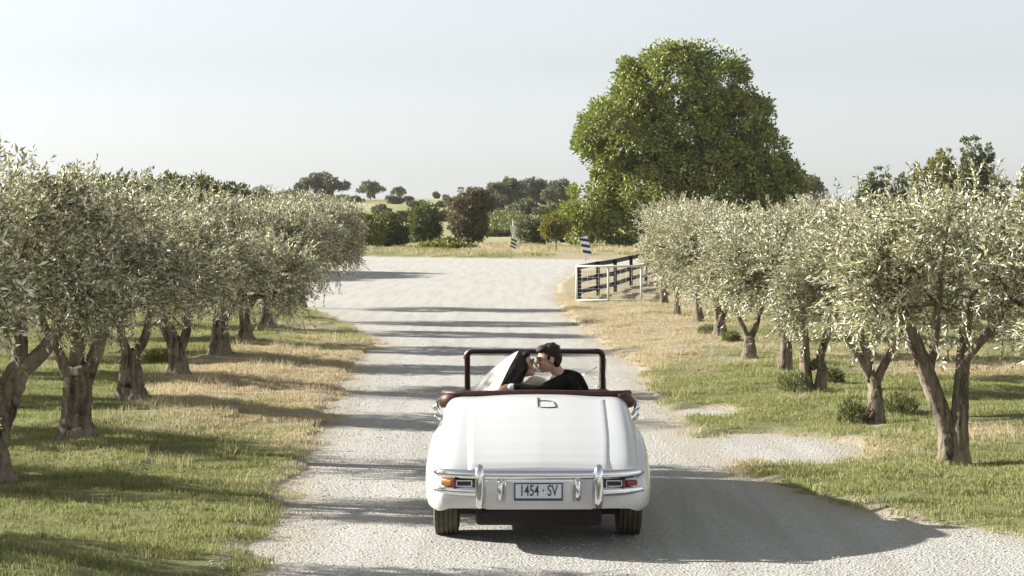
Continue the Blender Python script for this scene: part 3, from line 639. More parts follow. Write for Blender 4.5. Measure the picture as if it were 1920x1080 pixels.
for px, d, y0, w_, lb, mt in ((520, 470, 362, 46, 'bushy dark tree low on the left skyline next to the spreading trees', 'bush'), (575, 430, 366, 60, 'dark rounded tree below the left edge of the umbrella shaped gum', 'gum'), (665, 500, 374, 34, 'small dark bush between the umbrella shaped gum and the open gum', 'gum'),
        (715, 330, 383, 40, 'low dark bush on the field above the round green bush', 'gum'), (765, 520, 368, 24, 'small bush on the crest right of the flat topped gum', 'gum'), (852, 400, 368, 40, 'grey bush on the field left of the bronze tree', 'gum'),
        (925, 360, 362, 52, 'grey green tree between the bronze tree and the far wood', 'gum'), (968, 500, 340, 60, 'hazy tree filling the back of the far wood', 'gum'), (1030, 520, 338, 70, 'hazy tree at the back of the far wood next to the domed tree', 'gum')):
    gum(px, d, y0, w_, 0, lb, 440+px, False, mat=mt, dens=1.3)
# vine rows on the slope
for k in range(6):
    x0, d0 = -3.9+k*1.9, 215
    bm = None; nL = 900; r_ = np.random.default_rng(500+k); t_ = r_.uniform(0, 1, nL)
    Px = x0-1.0*t_*7+r_.normal(0, .18, nL); Py = d0+t_*110+r_.normal(0, .2, nL); Pz = terrain(Px, Py)+r_.uniform(.4, 1.5, nL)
    o = obj('vine_row', leaves_mesh('vine_row', np.stack([Px, Py, Pz], -1), r_.normal(size=(nL, 3)), .5, .35, M['vine'], 500+k))
    tag(o, ['first','second','third','fourth','fifth','sixth'][k]+' row of green vines on the slope, counted from the bronze tree', 'vine row', 'parallel vine rows on the slope')
# base shrubs on the right
def tuft(px, py, rad, h, label, seed, mat='vine'):
    d = F*HC/(py-HY); x = (px-960)*d/F; z = float(terrain(np.array([x]), np.array([d]))[0])
    r = np.random.default_rng(seed); n = 620
    a = r.uniform(0, 2*PI, n); q = rad*np.sqrt(r.uniform(0, 1, n)); hh = h*r.uniform(.05, 1, n)*(1-.5*(q/rad)**2)
    P = np.stack([q*np.cos(a), q*np.sin(a), hh], -1); D = np.stack([np.cos(a)*.5, np.sin(a)*.5, np.full(n, 1.)], -1)+r.normal(size=(n, 3))*.5
    t = thing('shrub', label, 'shrub', (x, d, z-.01), 0, None)
    c = obj('foliage', leaves_mesh('foliage', P, D, .075, .014, M[mat], seed), t); c['kind'] = 'stuff'
    bm = bmesh.new(); random.seed(seed)
    for k in range(12):
        aa = random.uniform(0, 6.28); rr = rad*random.uniform(.4, .9)
        tube(bm, curve_pts([(0, 0, -.02), (rr*.3*math.cos(aa), rr*.3*math.sin(aa), h*.45), (rr*math.cos(aa), rr*math.sin(aa), h*random.uniform(.7, 1.1))], 5), [.006, .005, .004, .003, .002], 4)
    bm_obj('stems', bm, M['bark'], t, loc=(0, 0, 0)); return t
tuft(1598, 800, .17, .34, 'dark upright shrub left of the three-way forked olive trunk', 601, 'bush')
tuft(1690, 790, .20, .26, 'thin shrub right of the three-way forked olive trunk', 602)
tuft(1490, 752, .22, .30, 'dry grey shrub left of the twin olive trunks', 603)
tuft(1560, 735, .16, .2, 'low weed right of the twin olive trunks', 604)
tuft(1328, 640, .2, .22, 'small dark shrub at the foot of the stump-like olive trunk', 605, 'bush')
tuft(1372, 652, .16, .2, 'flat dark weed between the stump-like and Y-shaped olive trunks', 606, 'bush')
tuft(300, 690, .25, .22, 'weeds behind the third and fourth left olive trunks', 607, 'lime')

g3 = 'olive trees in the second row left of the lane'
for i_, (x, d, lb) in enumerate([(-8.9, 11.9, 'olive tree of the outer left row nearest the camera, outside the picture'), (-8.9, 15.5, 'second olive tree of the outer left row, outside the picture'), (-8.9, 19.3, 'third olive tree of the outer left row, outside the picture'),
        (-9.0, 22.6, 'fourth olive tree of the outer left row'), (-9.1, 26.6, 'fifth olive tree of the outer left row'), (-9.2, 30.6, 'sixth olive tree of the outer left row'), (-9.5, 34.6, 'seventh olive tree of the outer left row'),
        (-10.2, 39, 'olive tree of the outer left row behind the stout second trunk'), (-10.5, 44, 'olive tree of the outer left row showing between near trunks'), (-10.8, 49.5, 'farthest olive tree of the outer left row')]):
    olive(i_*31, 0, lb, g3, [([V3(0, 0), V3(.03, .5), V3(-.05, 1.0), V3(0, 1.6)], .13, .06), ([V3(0, .5), V3(.25, .9), V3(.5, 1.5)], .07, .04), ([V3(0, .6), V3(-.25, 1.0, .1), V3(-.5, 1.5)], .06, .035)], (i_*2+1) % 5, .98, rz=i_*1.3, d=d, x=x)

# ---------------------------------------------------------------- gate, fence, markers
gd = 56.0; kx = F/gd
gate = thing('metal_gate', 'pale metal farm gate standing open before the dark timber fence', 'gate', (1.82, gd, .12))
gt = lambda px: (px-1081)/kx
GH = .97
for x_, nm in ((0, 'upright'), (gt(1140), 'upright'), (gt(1202), 'upright'), (gt(1246), 'upright')):
    bm = bmesh.new(); tube(bm, [(x_, 0, .03), (x_, 0, GH+.02)], .030, 8); bm_obj(nm, bm, M['steel'], gate)
for z_ in (.03, GH+.02):
    bm = bmesh.new(); tube(bm, [(-.02, 0, z_), (gt(1248), 0, z_)], .030, 8); bm_obj('rail', bm, M['steel'], gate)
for k in range(1, 9):
    bm = bmesh.new(); tube(bm, [(0, .012, .03+k*GH/9), (gt(1246), .012, .03+k*GH/9)], .0028, 4); bm_obj('wire', bm, M['galv'], gate)
for k in range(1, 16):
    bm = bmesh.new(); tube(bm, [(k*gt(1246)/16, .016, .03), (k*gt(1246)/16, .016, GH+.02)], .0022, 4); bm_obj('wire', bm, M['galv'], gate)
fence = thing('timber_fence', 'black stained post and rail fence running back behind the white gate', 'fence', (0, 0, 0))
FP = [(1.98, 58.4), (2.62, 60.6), (3.3, 63.6), (4.1, 68.5), (4.95, 73.5), (5.9, 79), (6.9, 85), (8.0, 91)]
tz = lambda x, y: float(terrain(np.array([float(x)]), np.array([float(y)]))[0])
for i_, (x, y) in enumerate(FP):
    z = tz(x, y); box_obj('post', (x, y, z+.5), (.11, .11, 1.1), M['darkwood'], fence, bev=.006)
for i_ in range(len(FP)-1):
    a = Vector((*FP[i_], tz(*FP[i_]))); b = Vector((*FP[i_+1], tz(*FP[i_+1]))); dv = b-a
    rot = dv.to_track_quat('X', 'Z').to_matrix()
    for z_ in (.24, .58, .97):
        c = (a+b)/2+Vector((-.075, -.02, z_)); box_obj('rail', c, (dv.length+.02, .04, .135), M['darkwood'], fence, rot, .004)
def marker(px, py, d, wd, hg, tilt, label, post_top=None, whitepost=False):
    x = (px-960)*d/F; zc = HC-(py-HY)*d/F; t = thing('marker_sign', label, 'sign', (x, d, 0))
    bm = bmesh.new(); tube(bm, [(0, .04, tz(x, d)-.1), (0, .04, zc+(post_top or hg*.4))], .035, 8); bm_obj('post', bm, M['galv'], t)
    R_ = Matrix.Rotation(tilt, 3, 'Y')
    box_obj('board', (0, 0, zc), (wd, .012, hg), M['signwhite'], t, R_, .003)
    n = 3
    for k in range(n):
        bm = bmesh.new(); zz = -hg/2+hg*(k+.5)/n; s = hg/n*.5
        q = [(-wd/2, -s*.5+zz+s*.55), (wd/2, -s*.5+zz-s*.55), (wd/2, s*.5+zz-s*.55), (-wd/2, s*.5+zz+s*.55)]
        q = [(a_, max(-hg/2, min(hg/2, b_))) for a_, b_ in q]
        f = []
        for yy in (-.0075, -.011):
            f.append([bm.verts.new(R_ @ Vector((a_, yy, b_))+Vector((0, 0, zc))) for a_, b_ in q])
        bm.faces.new(f[0]); bm.faces.new(f[1])
        for j in range(4): bm.faces.new((f[0][j], f[0][(j+1) % 4], f[1][(j+1) % 4], f[1][j]))
        bm_obj('stripe', bm, M['signblack'], t, smooth=False)
    return t
marker(1098, 461, 108, .44, 1.02, math.radians(-14), 'black and white striped marker board at the fence end of the junction')
marker(963, 457, 140, .42, .75, math.radians(8), 'small black and white striped marker board left of the grey bush')
t = thing('road_sign', 'slim white post with pale sign plate seen above the small striped marker', 'sign', ((962-960)*150/F, 150, 0))
bm = bmesh.new(); tube(bm, [(0, 0, -.1), (0, 0, 2.1)], .04, 8); bm_obj('post', bm, M['galv'], t)
box_obj('sign_plate', (.02, -.05, 1.35), (.34, .012, .6), M['signwhite'], t, None, .003)

# ---------------------------------------------------------------- the white convertible
CX, CY = .208, 15.22
car = thing('convertible_car', 'white vintage convertible with maroon trim driving away down the gravel lane', 'car', (CX, CY, 0))
ytab = [.08, .11, .16, .25, .4, .6, .80, 1.0, 1.2, 1.36, 2.0, 2.4, 2.9, 3.1, 3.5, 3.9, 4.2, 4.4, 4.5]
ZT = [.57, .62, .665, .720, .795, .880, .955, 1.02, 1.072, 1.095, 1.0, .985, .99, 1.0, .97, .93, .88, .80, .66]
ZFt = [.49, .53, .56, .60, .655, .72, .77, .80, .815, .82, .82, .83, .84, .84, .83, .81, .76, .68, .6]
WF = [.74, .79, .825, .855, .88, .895, .903, .903, .895, .875, .85, .84, .84, .845, .865, .87, .84, .78, .70]
WT = [.71, .745, .765, .775, .78, .785, .785, .785, .785, .785, .80, .79, .76, .72, .60, .50, .44, .40, .36]
ZB = [.33, .31, .30, .295, .29, .29, .29, .29, .28, .27, .25, .25, .25, .25, .27, .30, .32, .36, .42]
WY, WR = .93, .345
def section(y, n=44):
    zt = interp(y, ytab, ZT); W_ = interp(y, ytab, WF); T = interp(y, ytab, WT); zf = interp(y, ytab, ZFt); zb = interp(y, ytab, ZB)
    for wc in (3.55,):
        if abs(y-wc) < .42: zb = max(zb, zb+.28*math.sqrt(max(0, 1-((y-wc)/.42)**2)))
    zb = min(zb, zf-.12); h = zt-zf
    c = [(W_-.05, zb), (W_-.015, zb+.03), (W_, zb+(zf-zb)*.35), (W_-.008, zb+(zf-zb)*.62), (W_-.035, zf-.06*min(1, h*4)), ((W_+T)/2, zf-.01), (T+.012, zf+.012), (T-.004, zf+.05*min(1, h*4)),
         (T-.016, zf+h*.5), (T-.055, zt-h*.22), (T-.13, zt-h*.09), (T*.62, zt-h*.055-.004), (T*.3, zt-.004), (0, zt)]
    return curve_pts([(a, 0, b) for a, b in c], n)
ys_ = np.unique(np.concatenate([np.array([.08, .09, .10, .115, .13, .15, .175, .2, .23, .27]), np.linspace(.31, 4.5, 78)]))
bm = bmesh.new(); rows = []
for y in ys_:
    half = section(y); full = [(p.x, p.z) for p in half]+[(-p.x, p.z) for p in reversed(half[:-1])]
    rows.append([bm.verts.new((a, y, b)) for a, b in full])
n = len(rows[0])
for i_ in range(len(rows)-1):
    ym = (ys_[i_]+ys_[i_+1])/2
    for k in range(n-1):
        xm = abs((rows[i_][k].co.x+rows[i_][k+1].co.x)/2); zm = rows[i_][k].co.z
        if 1.42 < ym < 2.96 and xm < interp(ym, ytab, WT)-.10: continue
        bm.faces.new((rows[i_][k], rows[i_][k+1], rows[i_+1][k+1], rows[i_+1][k]))
for r0 in (rows[0], rows[-1]):
    h = n//2
    for k in range(h):
        a, b, c, d_ = r0[k], r0[k+1], r0[n-2-k], r0[n-1-k]
        vs = []
        for v in (a, b, c, d_):
            if v not in vs: vs.append(v)
        if len(vs) > 2: bm.faces.new(vs)
bmesh.ops.delete(bm, geom=[v for v in bm.verts if not v.link_faces], context='VERTS')
body = bm_obj('body', bm, M['paint'], car)
# boot lid, standing a few millimetres proud of the body
def topz(x, y, sec={}):
    k = round(float(y), 3)
    if k not in sec:
        h = section(k, 90); h = [p for p in h if p.z > interp(k, ytab, ZFt)+.02]; sec[k] = (np.array([p.x for p in h])[::-1], np.array([p.z for p in h])[::-1])
    return float(np.interp(abs(x), sec[k][0], sec[k][1]))
LW = .565; nx, ny = 40, 44; bm = bmesh.new(); top = []; bot = []
for j in range(ny+1):
    y = .112+(1.24-.112)*(j/ny)**1.4; rt = []; rb = []
    for i_ in range(nx+1):
        u = -1+2*i_/nx; yy = y
        x = LW*u*(1-.035*max(0, (.5-y)/.4))
        e = min(1-abs(u), j/ny*1.2, (ny-j)/ny*1.2)*LW; lift = .009*min(1, e/.012) if e > 0 else 0
        z = topz(x, y); rt.append(bm.verts.new((x, yy-.003*(y < .2), z+lift-.001))); rb.append(bm.verts.new((x, yy, z-.01)))
    top.append(rt); bot.append(rb)
for j in range(ny):
    for i_ in range(nx):
        bm.faces.new((top[j][i_], top[j][i_+1], top[j+1][i_+1], top[j+1][i_]))
for j in range(ny):
    for e_ in (0, nx): bm.faces.new((top[j][e_], top[j+1][e_], bot[j+1][e_], bot[j][e_]))
for i_ in range(nx):
    for e_ in (0, ny): bm.faces.new((top[e_][i_], top[e_][i_+1], bot[e_][i_+1], bot[e_][i_]))
bmesh.ops.delete(bm, geom=[v for v in bm.verts if not v.link_faces], context='VERTS')
lid = bm_obj('boot_lid', bm, M['paint'], car)
# chrome emblem on the lid: an upright stroke with an open rounded loop
ey = 1.10
def onlid(x, z_off): return Vector((x, ey-z_off*1.45, topz(x, ey-z_off*1.45)+.009))
bm = bmesh.new()
tube(bm, [onlid(.005, -.06), onlid(.005, .085)], .0065, 6); tube(bm, curve_pts([onlid(.005, -.01), onlid(.07, -.012), onlid(.125, .0), onlid(.145, .045), onlid(.15, .085)], 14), .0065, 6)
tube(bm, [onlid(.005, .085), onlid(.08, .092), onlid(.15, .085)], .0065, 6)
bm_obj('emblem', bm, M['darkmetal'], lid)
# rear valance panel with plate
bm = bmesh.new(); bx(bm, (0, .085, .435), (.83, .05, .225), None, .012); bm_obj('rear_panel', bm, M['paint'], car, smooth=False)
bm = bmesh.new(); bx(bm, (0, .048, .462), (.52, .02, .17), None, .008); bm_obj('plate_mount', bm, M['paint'], car, smooth=False)
plate = box_obj('licence_plate', (-.005, .032, .466), (.375, .008, .137), M['plate'], car, None, .003)
bm = bmesh.new()
for c, s in (((-.005, .0265, .529), (.375, .003, .011)), ((-.005, .0265, .405), (.375, .003, .018)), ((-.187, .0265, .467), (.010, .003, .113)), ((.177, .0265, .467), (.010, .003, .113))): bx(bm, c, s)
bm_obj('plate_border', bm, M['plateblue'], plate, smooth=False)
tc = bpy.data.curves.new('plate_text', 'FONT'); tc.body = '1454 · SV'; tc.size = .118; tc.extrude = .0012; tc.align_x = 'CENTER'; tc.align_y = 'CENTER'; tc.offset = .0016; tc.materials.append(M['plateblue'])
tmp = bpy.data.objects.new('plate_text_curve', tc); COL.objects.link(tmp); bpy.context.view_layer.update()
tme = bpy.data.meshes.new_from_object(tmp.evaluated_get(bpy.context.evaluated_depsgraph_get())); bpy.data.objects.remove(tmp)
to = obj('plate_text', tme, plate, (-.004, .0268, .470), (PI/2, 0, 0)); to.scale = (.64, 1, 1)
# bumpers
def bar(name, xa, xb, z, hr, dr, mat='chrome', y0=0.0, wrap=.17):
    bm = bmesh.new(); N = 34; pts = []; rad = []
    for k in range(N):
        u = k/(N-1); x = xa+(xb-xa)*u; e = min(abs(x)/.82, 1.03); pts.append((x, y0+wrap*e**5+.015*e*e, z))
        t = 1.0
        for en in (xa, xb):
            if abs(en) > .75: t = min(t, math.sqrt(max(0.02, 1-(1-min(1, abs(x-en)/.05))**2)))
        rad.append(t)
    tube(bm, pts, [r*1.0 for r in rad], 14, True, flat=(dr, hr), up=Vector((0, 0, 1)))
    return bm_obj(name, bm, M[mat], car)
bar('bumper_bar', -.815, .815, .598, .036, .028)
bar('bumper_bar', -.815, -.45, .468, .036, .028); bar('bumper_bar', .45, .815, .468, .036, .028)
for sx in (-1, 1):
    bm = bmesh.new(); X_ = sx*.455
    tube(bm, curve_pts([(X_, .02, .345), (X_, -.035, .38), (X_, -.052, .48), (X_, -.055, .60), (X_, -.03, .655), (X_, .0, .668)], 18), [.017+.019*math.sin(min(1, k/5)*PI/2) - (.018*max(0, (k-13)/4) if k > 13 else 0) for k in range(18)], 12, True, flat=(.95, .8))
    bm_obj('overrider', bm, M['chrome'], car)
    bm = bmesh.new(); tube(bm, curve_pts([(sx*.298, .045, .405), (sx*.298, .0, .43), (sx*.298, -.012, .485), (sx*.298, .0, .54), (sx*.298, .045, .57)], 14), [.022]*14, 10, True); pl = bm_obj('plate_lamp', bm, M['chrome'], car)
    bm = bmesh.new(); bx(bm, (sx*.277, .016, .485), (.012, .03, .07), None, .004); bm_obj('lens', bm, M['black'], pl, smooth=False)
    # tail lamp cluster
    rot = Matrix.Rotation(sx*.0, 3, 'Z')
    hb = box_obj('tail_lamp', (sx*.565, .055, .527), (.20, .05, .072), M['black'], car, rot, .01)
    bm = bmesh.new()
    for c, s in (((sx*.575, .028, .549), (.118, .006, .006)), ((sx*.575, .028, .508), (.118, .006, .006)), ((sx*.517, .028, .5285), (.006, .006, .047)), ((sx*.633, .028, .5285), (.006, .006, .047))): bx(bm, c, s)
    bm_obj('lamp_trim', bm, M['signwhite'], hb, smooth=False)
    box_obj('reflector', (sx*.652, .029, .527), (.02, .008, .058), M['red'], hb, None, .003)
    box_obj('indicator_lens', (sx*.708, .082, .527), (.095, .05, .042), M['amber' if sx < 0 else 'red'], hb, Matrix.Rotation(sx*.35, 3, 'Z'), .012)
    # folded hood hinge and mirror in chrome
    bm = bmesh.new(); tube(bm, curve_pts([(sx*.805, 1.55, .90), (sx*.835, 1.53, .96), (sx*.84, 1.57, 1.01), (sx*.81, 1.65, 1.03)], 12), .014, 8); tube(bm, curve_pts([(sx*.81, 1.55, .86), (sx*.85, 1.55, .885), (sx*.86, 1.6, .90)], 8), .012, 8); bm_obj('hood_hinge', bm, M['chrome'], car)
    bm = bmesh.new(); bmesh.ops.create_uvsphere(bm, u_segments=16, v_segments=10, radius=.038, matrix=Matrix.Translation((sx*.855, 1.72, .95)) @ Matrix.Diagonal((.7, .5, .8, 1))); bm_obj('side_lamp', bm, M['chrome'], car)
# wheels
def wheel(x, y, sx):
    bm = bmesh.new(); prof = []; hw = .098
    prof = [(-hw*.8, .20), (-hw, .24), (-hw*1.04, .28), (-hw*.97, .315), (-hw*.85, .335)]
    for k in range(5):
        a = -hw*.78+k*hw*.39
        prof += [(a-.012+.0, .345), (a+.012, .345)]
        if k < 4: prof += [(a+.015, .336), (a+.023, .336)]
    prof += [(hw*.85, .335), (hw*.97, .315), (hw*1.04, .28), (hw, .24), (hw*.8, .20)]
    N = 64; rings = []
    for k in range(N):
        th = 2*PI*k/N; rings.append([bm.verts.new((x+a, y+r*math.cos(th), .345+r*math.sin(th))) for a, r in prof])
    for k in range(N):
        for j in range(len(prof)-1): bm.faces.new((rings[k][j], rings[k][j+1], rings[(k+1) % N][j+1], rings[(k+1) % N][j]))
    t_ = bm_obj('wheel', bm, M['tyre'], car, smooth=False)
    bm = bmesh.new()
    for s_ in (-1, 1):
        c = bmesh.ops.create_cone(bm, cap_ends=True, segments=40, radius1=.21, radius2=.17, depth=.03)
        bmesh.ops.transform(bm, matrix=Matrix.Translation((x+s_*.07, y, .345)) @ Matrix.Rotation(s_*PI/2, 4, 'Y'), verts=c['verts'])
        c = bmesh.ops.create_uvsphere(bm, u_segments=20, v_segments=10, radius=.08)
        bmesh.ops.transform(bm, matrix=Matrix.Translation((x+s_*.08, y, .345)) @ Matrix.Diagonal((.4, 1, 1, 1)), verts=c['verts'])
    bm_obj('rim', bm, M['chrome'], t_)
for y in (WY, 3.55):
    for sx in (-1, 1): wheel(sx*.735, y, sx)
# underbody: floor pan, added shade box, axles, silencer
bm = bmesh.new(); bx(bm, (0, 2.3, .27), (1.24, 3.6, .10), None, .01); bx(bm, (0, .55, .27), (.98, .60, .20), None, .03); bx(bm, (0, 2.2, .27), (.16, 3.2, .1), None, .02); bm_obj('floor_pan_with_shade_box', bm, M['under'], car, smooth=False)  # second box is an added low block that blackens the gap under the car
for y in (WY, 3.55):
    bm = bmesh.new(); tube(bm, [(-.66, y, .33), (.66, y, .33)], .045, 10); bmesh.ops.create_uvsphere(bm, u_segments=14, v_segments=8, radius=.13, matrix=Matrix.Translation((0, y, .32))); bm_obj('axle', bm, M['under'], car)
bm = bmesh.new(); tube(bm, [(-.40, .16, .275), (-.40, .9, .27), (-.40, 1.2, .25)], .022, 10); tube(bm, [(-.40, 1.0, .25), (-.40, 1.7, .25)], .07, 12, flat=(1.4, .8)); bm_obj('exhaust', bm, M['under'], car)
for sx in (-1, 1):
    bm = bmesh.new(); tube(bm, curve_pts([(sx*.46, .1, .36), (sx*.52, .4, .30), (sx*.56, .9, .27)], 8), .03, 8); bm_obj('bracket', bm, M['under'], car)
# cockpit
bm = bmesh.new()
for c, s in (((0, 1.46, .68), (1.42, .03, .66)), ((-.71, 2.19, .66), (.03, 1.48, .62)), ((.71, 2.19, .66), (.03, 1.48, .62)), ((0, 2.93, .66), (1.42, .03, .64)), ((0, 2.19, .375), (1.42, 1.48, .03))): bx(bm, c, s)
bm_obj('cockpit_lining', bm, M['maroon'], car, smooth=False)
bm = bmesh.new(); bx(bm, (0, 2.12, .52), (1.3, .55, .22), None, .05); bx(bm, (0, 1.80, .80), (1.3, .14, .56), Matrix.Rotation(.14, 3, 'X'), .05); bm_obj('seat', bm, M['maroon'], car)
bm = bmesh.new()
tube(bm, curve_pts([(-.775, 2.35, 1.0), (-.785, 1.9, 1.05), (-.78, 1.62, 1.08), (-.71, 1.45, 1.09), (-.52, 1.40, 1.092), (0, 1.38, 1.102), (.52, 1.40, 1.092), (.71, 1.45, 1.09), (.78, 1.62, 1.08), (.785, 1.9, 1.05), (.775, 2.35, 1.0)], 60), .025, 12, True, .25, 3)
for sx in (-1, 1): tube(bm, curve_pts([(sx*.77, 2.0, .99), (sx*.785, 1.66, 1.0), (sx*.765, 1.46, 1.03), (sx*.67, 1.38, 1.07)], 16), [.052]*13+[.046, .034, .02], 10, True, .3, 5)
bm_obj('folded_hood', bm, M['maroon'], car)
bm = bmesh.new(); bx(bm, (0, 2.88, .93), (1.36, .12, .14), None, .03); bm_obj('dashboard', bm, M['black'], car, smooth=False)
bm = bmesh.new(); cc = Vector((.36, 2.66, .86)); R_ = Matrix.Rotation(math.radians(62), 3, 'X')
pts = [cc+R_ @ Vector((.19*math.cos(2*PI*k/28), .19*math.sin(2*PI*k/28), 0)) for k in range(29)]; tube(bm, pts, .012, 8, False); tube(bm, [cc, cc+Vector((0, .2, -.1))], .02, 8)
for k in range(3): tube(bm, [cc, cc+R_ @ Vector((.19*math.cos(k*2.09+.5), .19*math.sin(k*2.09+.5), 0))], .008, 6)
bm_obj('steering_wheel', bm, M['black'], car)
# windscreen
wy = 2.98; zt_, zb_ = 1.345, .93; hwid = .615
def rrect(hw, z0, z1, r, n=7):
    P = []
    for cx_, cz, a0 in ((hw-r, z1-r, 0), (-hw+r, z1-r, PI/2), (-hw+r*.6, z0+r*.6, PI), (hw-r*.6, z0+r*.6, 1.5*PI)):
        rr = r if a0 < 3 else r*.6
        for k in range(n): a = a0+PI/2*k/(n-1); P.append((cx_+rr*math.cos(a), cz+rr*math.sin(a)))
    return P
P = rrect(hwid, zb_, zt_, .05); yy = lambda z: wy-.28*(z-zb_)
bm = bmesh.new(); L_ = [(a, yy(b), b) for a, b in P]; tube(bm, L_+[L_[0]], .026, 8, False, flat=(1.15, .9)); fr_ = bm_obj('windscreen_frame', bm, M['frame'], car)
P2 = rrect(hwid+.03, zb_-.02, zt_+.022, .09); L_ = [(a, yy(b)-.005, b) for a, b in P2]; bm = bmesh.new()
tube(bm, [p for p in L_[6:]][:8], .009, 6); tube(bm, L_[21:]+L_[:1], .009, 6); bm_obj('frame_trim', bm, M['chrome'], fr_)
bm = bmesh.new(); g0 = [bm.verts.new((a*.985, yy(b), b)) for a, b in P]; bm.faces.new(g0); bm_obj('glass_pane', bm, M['glass'], fr_, smooth=False)
bm = bmesh.new(); tube(bm, [(.58, wy+.03, 1.0), (.58-.01, wy-.02, 1.02)], .01, 6); wp = bm_obj('wiper', bm, M['chrome'], fr_)
bm = bmesh.new(); tube(bm, [(.40, wy-.05, 1.10), (.57, wy-.07, 1.20)], .004, 6); bm_obj('wiper_blade', bm, M['chrome'], fr_)

# ---------------------------------------------------------------- the couple
def blob(name, prims, mat, parent, voxel=.009, smooth_it=4):
    bm = bmesh.new()
    for p in prims:
        if p[0] == 'e':          # ellipsoid: centre, radii, rotation matrix
            _, c, r, R_ = p; q = bmesh.ops.create_uvsphere(bm, u_segments=20, v_segments=14, radius=1)
            bmesh.ops.transform(bm, matrix=Matrix.Translation(c) @ (R_.to_4x4() if R_ else Matrix.Identity(4)) @ Matrix.Diagonal((*r, 1)), verts=q['verts'])
        else:                    # chain: points, radii
            _, pts, rad = p; n_ = max(6, 5*(len(pts)-1)); cp = curve_pts(pts, n_); rr = np.interp(np.linspace(0, len(pts)-1, n_), range(len(pts)), rad)
            tube(bm, cp, list(rr), 12, True)
            for e_, r_e in ((cp[0], rr[0]), (cp[-1], rr[-1])):
                bmesh.ops.create_uvsphere(bm, u_segments=12, v_segments=8, radius=float(r_e), matrix=Matrix.Translation(e_))
    o = bm_obj(name, bm, mat, parent)
    m_ = o.modifiers.new('fuse', 'REMESH'); m_.mode = 'VOXEL'; m_.voxel_size = voxel; m_.use_smooth_shade = True
    s_m = o.modifiers.new('soft', 'SMOOTH'); s_m.iterations = smooth_it; s_m.factor = .5
    return o
def head_frame(c, fwd, up):
    f = Vector(fwd).normalized(); u = Vector(up); u = (u-f*u.dot(f)).normalized(); r = f.cross(u)
    Rm = Matrix((r, f, u)).transposed(); return Rm, (lambda x, y, z: Vector(c)+Rm @ Vector((x, y, z)))
def head_prims(c, fwd, up, k=1.0):
    Rm, H = head_frame(c, fwd, up)
    p = [('e', H(0, -.012, .028), (.076*k, .096*k, .090*k), Rm), ('e', H(0, .018, -.035), (.060*k, .072*k, .078*k), Rm), ('e', H(0, .062, -.088), (.026, .024, .022), Rm),
         ('c', [H(0, .092, .012), H(0, .112, -.018), H(0, .116, -.030)], [.009, .012, .014]), ('e', H(0, .088, .026), (.045, .014, .012), Rm),
         ('e', H(0, .092, -.056), (.024, .013, .008), Rm), ('e', H(0, .089, -.067), (.020, .012, .008), Rm),
         ('e', H(.036, .064, -.02), (.024, .02, .02), Rm), ('e', H(-.036, .064, -.02), (.024, .02, .02), Rm)]
    for s in (-1, 1): p.append(('e', H(s*.078, -.012, -.008), (.012, .02, .032), Rm))
    return p, Rm, H
def hand_prims(wrist, dirv, palm_n, k=1.0, curl=.4, side=1):
    d = Vector(dirv).normalized(); nn = Vector(palm_n); nn = (nn-d*nn.dot(d)).normalized(); s = d.cross(nn)*side; w_ = Vector(wrist); P = []
    P.append(('e', w_+d*.045*k, (.040*k, .050*k, .017*k), Matrix((s, d, nn)).transposed()))
    for j, (o_, L) in enumerate(((-.030, .070), (-.010, .080), (.010, .075), (.030, .060))):
        b = w_+d*.078*k+s*o_*k; m1 = b+(d*math.cos(curl*.5)+nn*math.sin(curl*.5))*L*.45*k; m2 = m1+(d*math.cos(curl*1.4)+nn*math.sin(curl*1.4))*L*.32*k; e = m2+(d*math.cos(curl*2)+nn*math.sin(curl*2))*L*.23*k
        P.append(('c', [b-d*.015, b, m1, m2, e], [.0095, .0095, .0088, .008, .007]))
    b = w_+d*.025*k-s*.034*k; P.append(('c', [b, b+(d*.6-s*.8).normalized()*.035*k+nn*.006, b+(d*.95-s*.5).normalized()*.062*k+nn*.015], [.012, .0105, .0085]))
    return P
def L2(px, py, d): return Vector(((px-960)*d/F-CX, d-CY, HC-(py-HY)*d/F))   # car-local point
# --- groom
GD = 17.34
groom = thing('person', 'man with short brown hair in dark suit kissing the bride, arm round her', 'person', (CX, CY, 0))
hc = L2(1028, 673, GD); hp, Rg, Hg = head_prims(hc, (-1, -.22, -.20), (-.10, -.05, 1))
neck = L2(1050, 705, GD+.02); sh = L2(1058, 708, GD+.03); pel = Vector((sh.x+.05, 2.16, .66)); chest = Vector((sh.x+.02, 2.14, 1.0))
lsh = Vector((sh.x-.03, sh.y-.13, 1.125)); rsh = Vector((sh.x+.09, sh.y+.10, 1.13))
wrist = L2(959, 727, 16.98); elbow = L2(1012, 734, 16.96)
body_p = hp+[('c', [Hg(0, -.03, -.05), neck, sh], [.055, .056, .065]), ('c', [pel, (pel+chest)/2, chest, sh+Vector((0, 0, -.04))], [.14, .13, .14, .09]),
             ('c', [lsh, elbow, wrist], [.05, .04, .028]), ('c', [rsh, Vector((rsh.x-.02, 2.42, .86)), Vector((.08, 2.50, .86))], [.05, .04, .028]),
             ('c', [pel+Vector((-.08, 0, 0)), pel+Vector((-.1, .42, .03)), pel+Vector((-.1, .48, -.2))], [.085, .06, .05]), ('c', [pel+Vector((.08, 0, 0)), pel+Vector((.1, .42, .03)), pel+Vector((.1, .48, -.2))], [.085, .06, .05])]
body_p += hand_prims(wrist, (-1, .02, -.12), (.0, .5, -1), 1.0, .45, 1)+hand_prims(Vector((.08, 2.50, .86)), (-1, 0, 0), (0, -1, 0), 1, .4)
gb = blob('body', body_p, M['skin'], groom, .0075, 2)
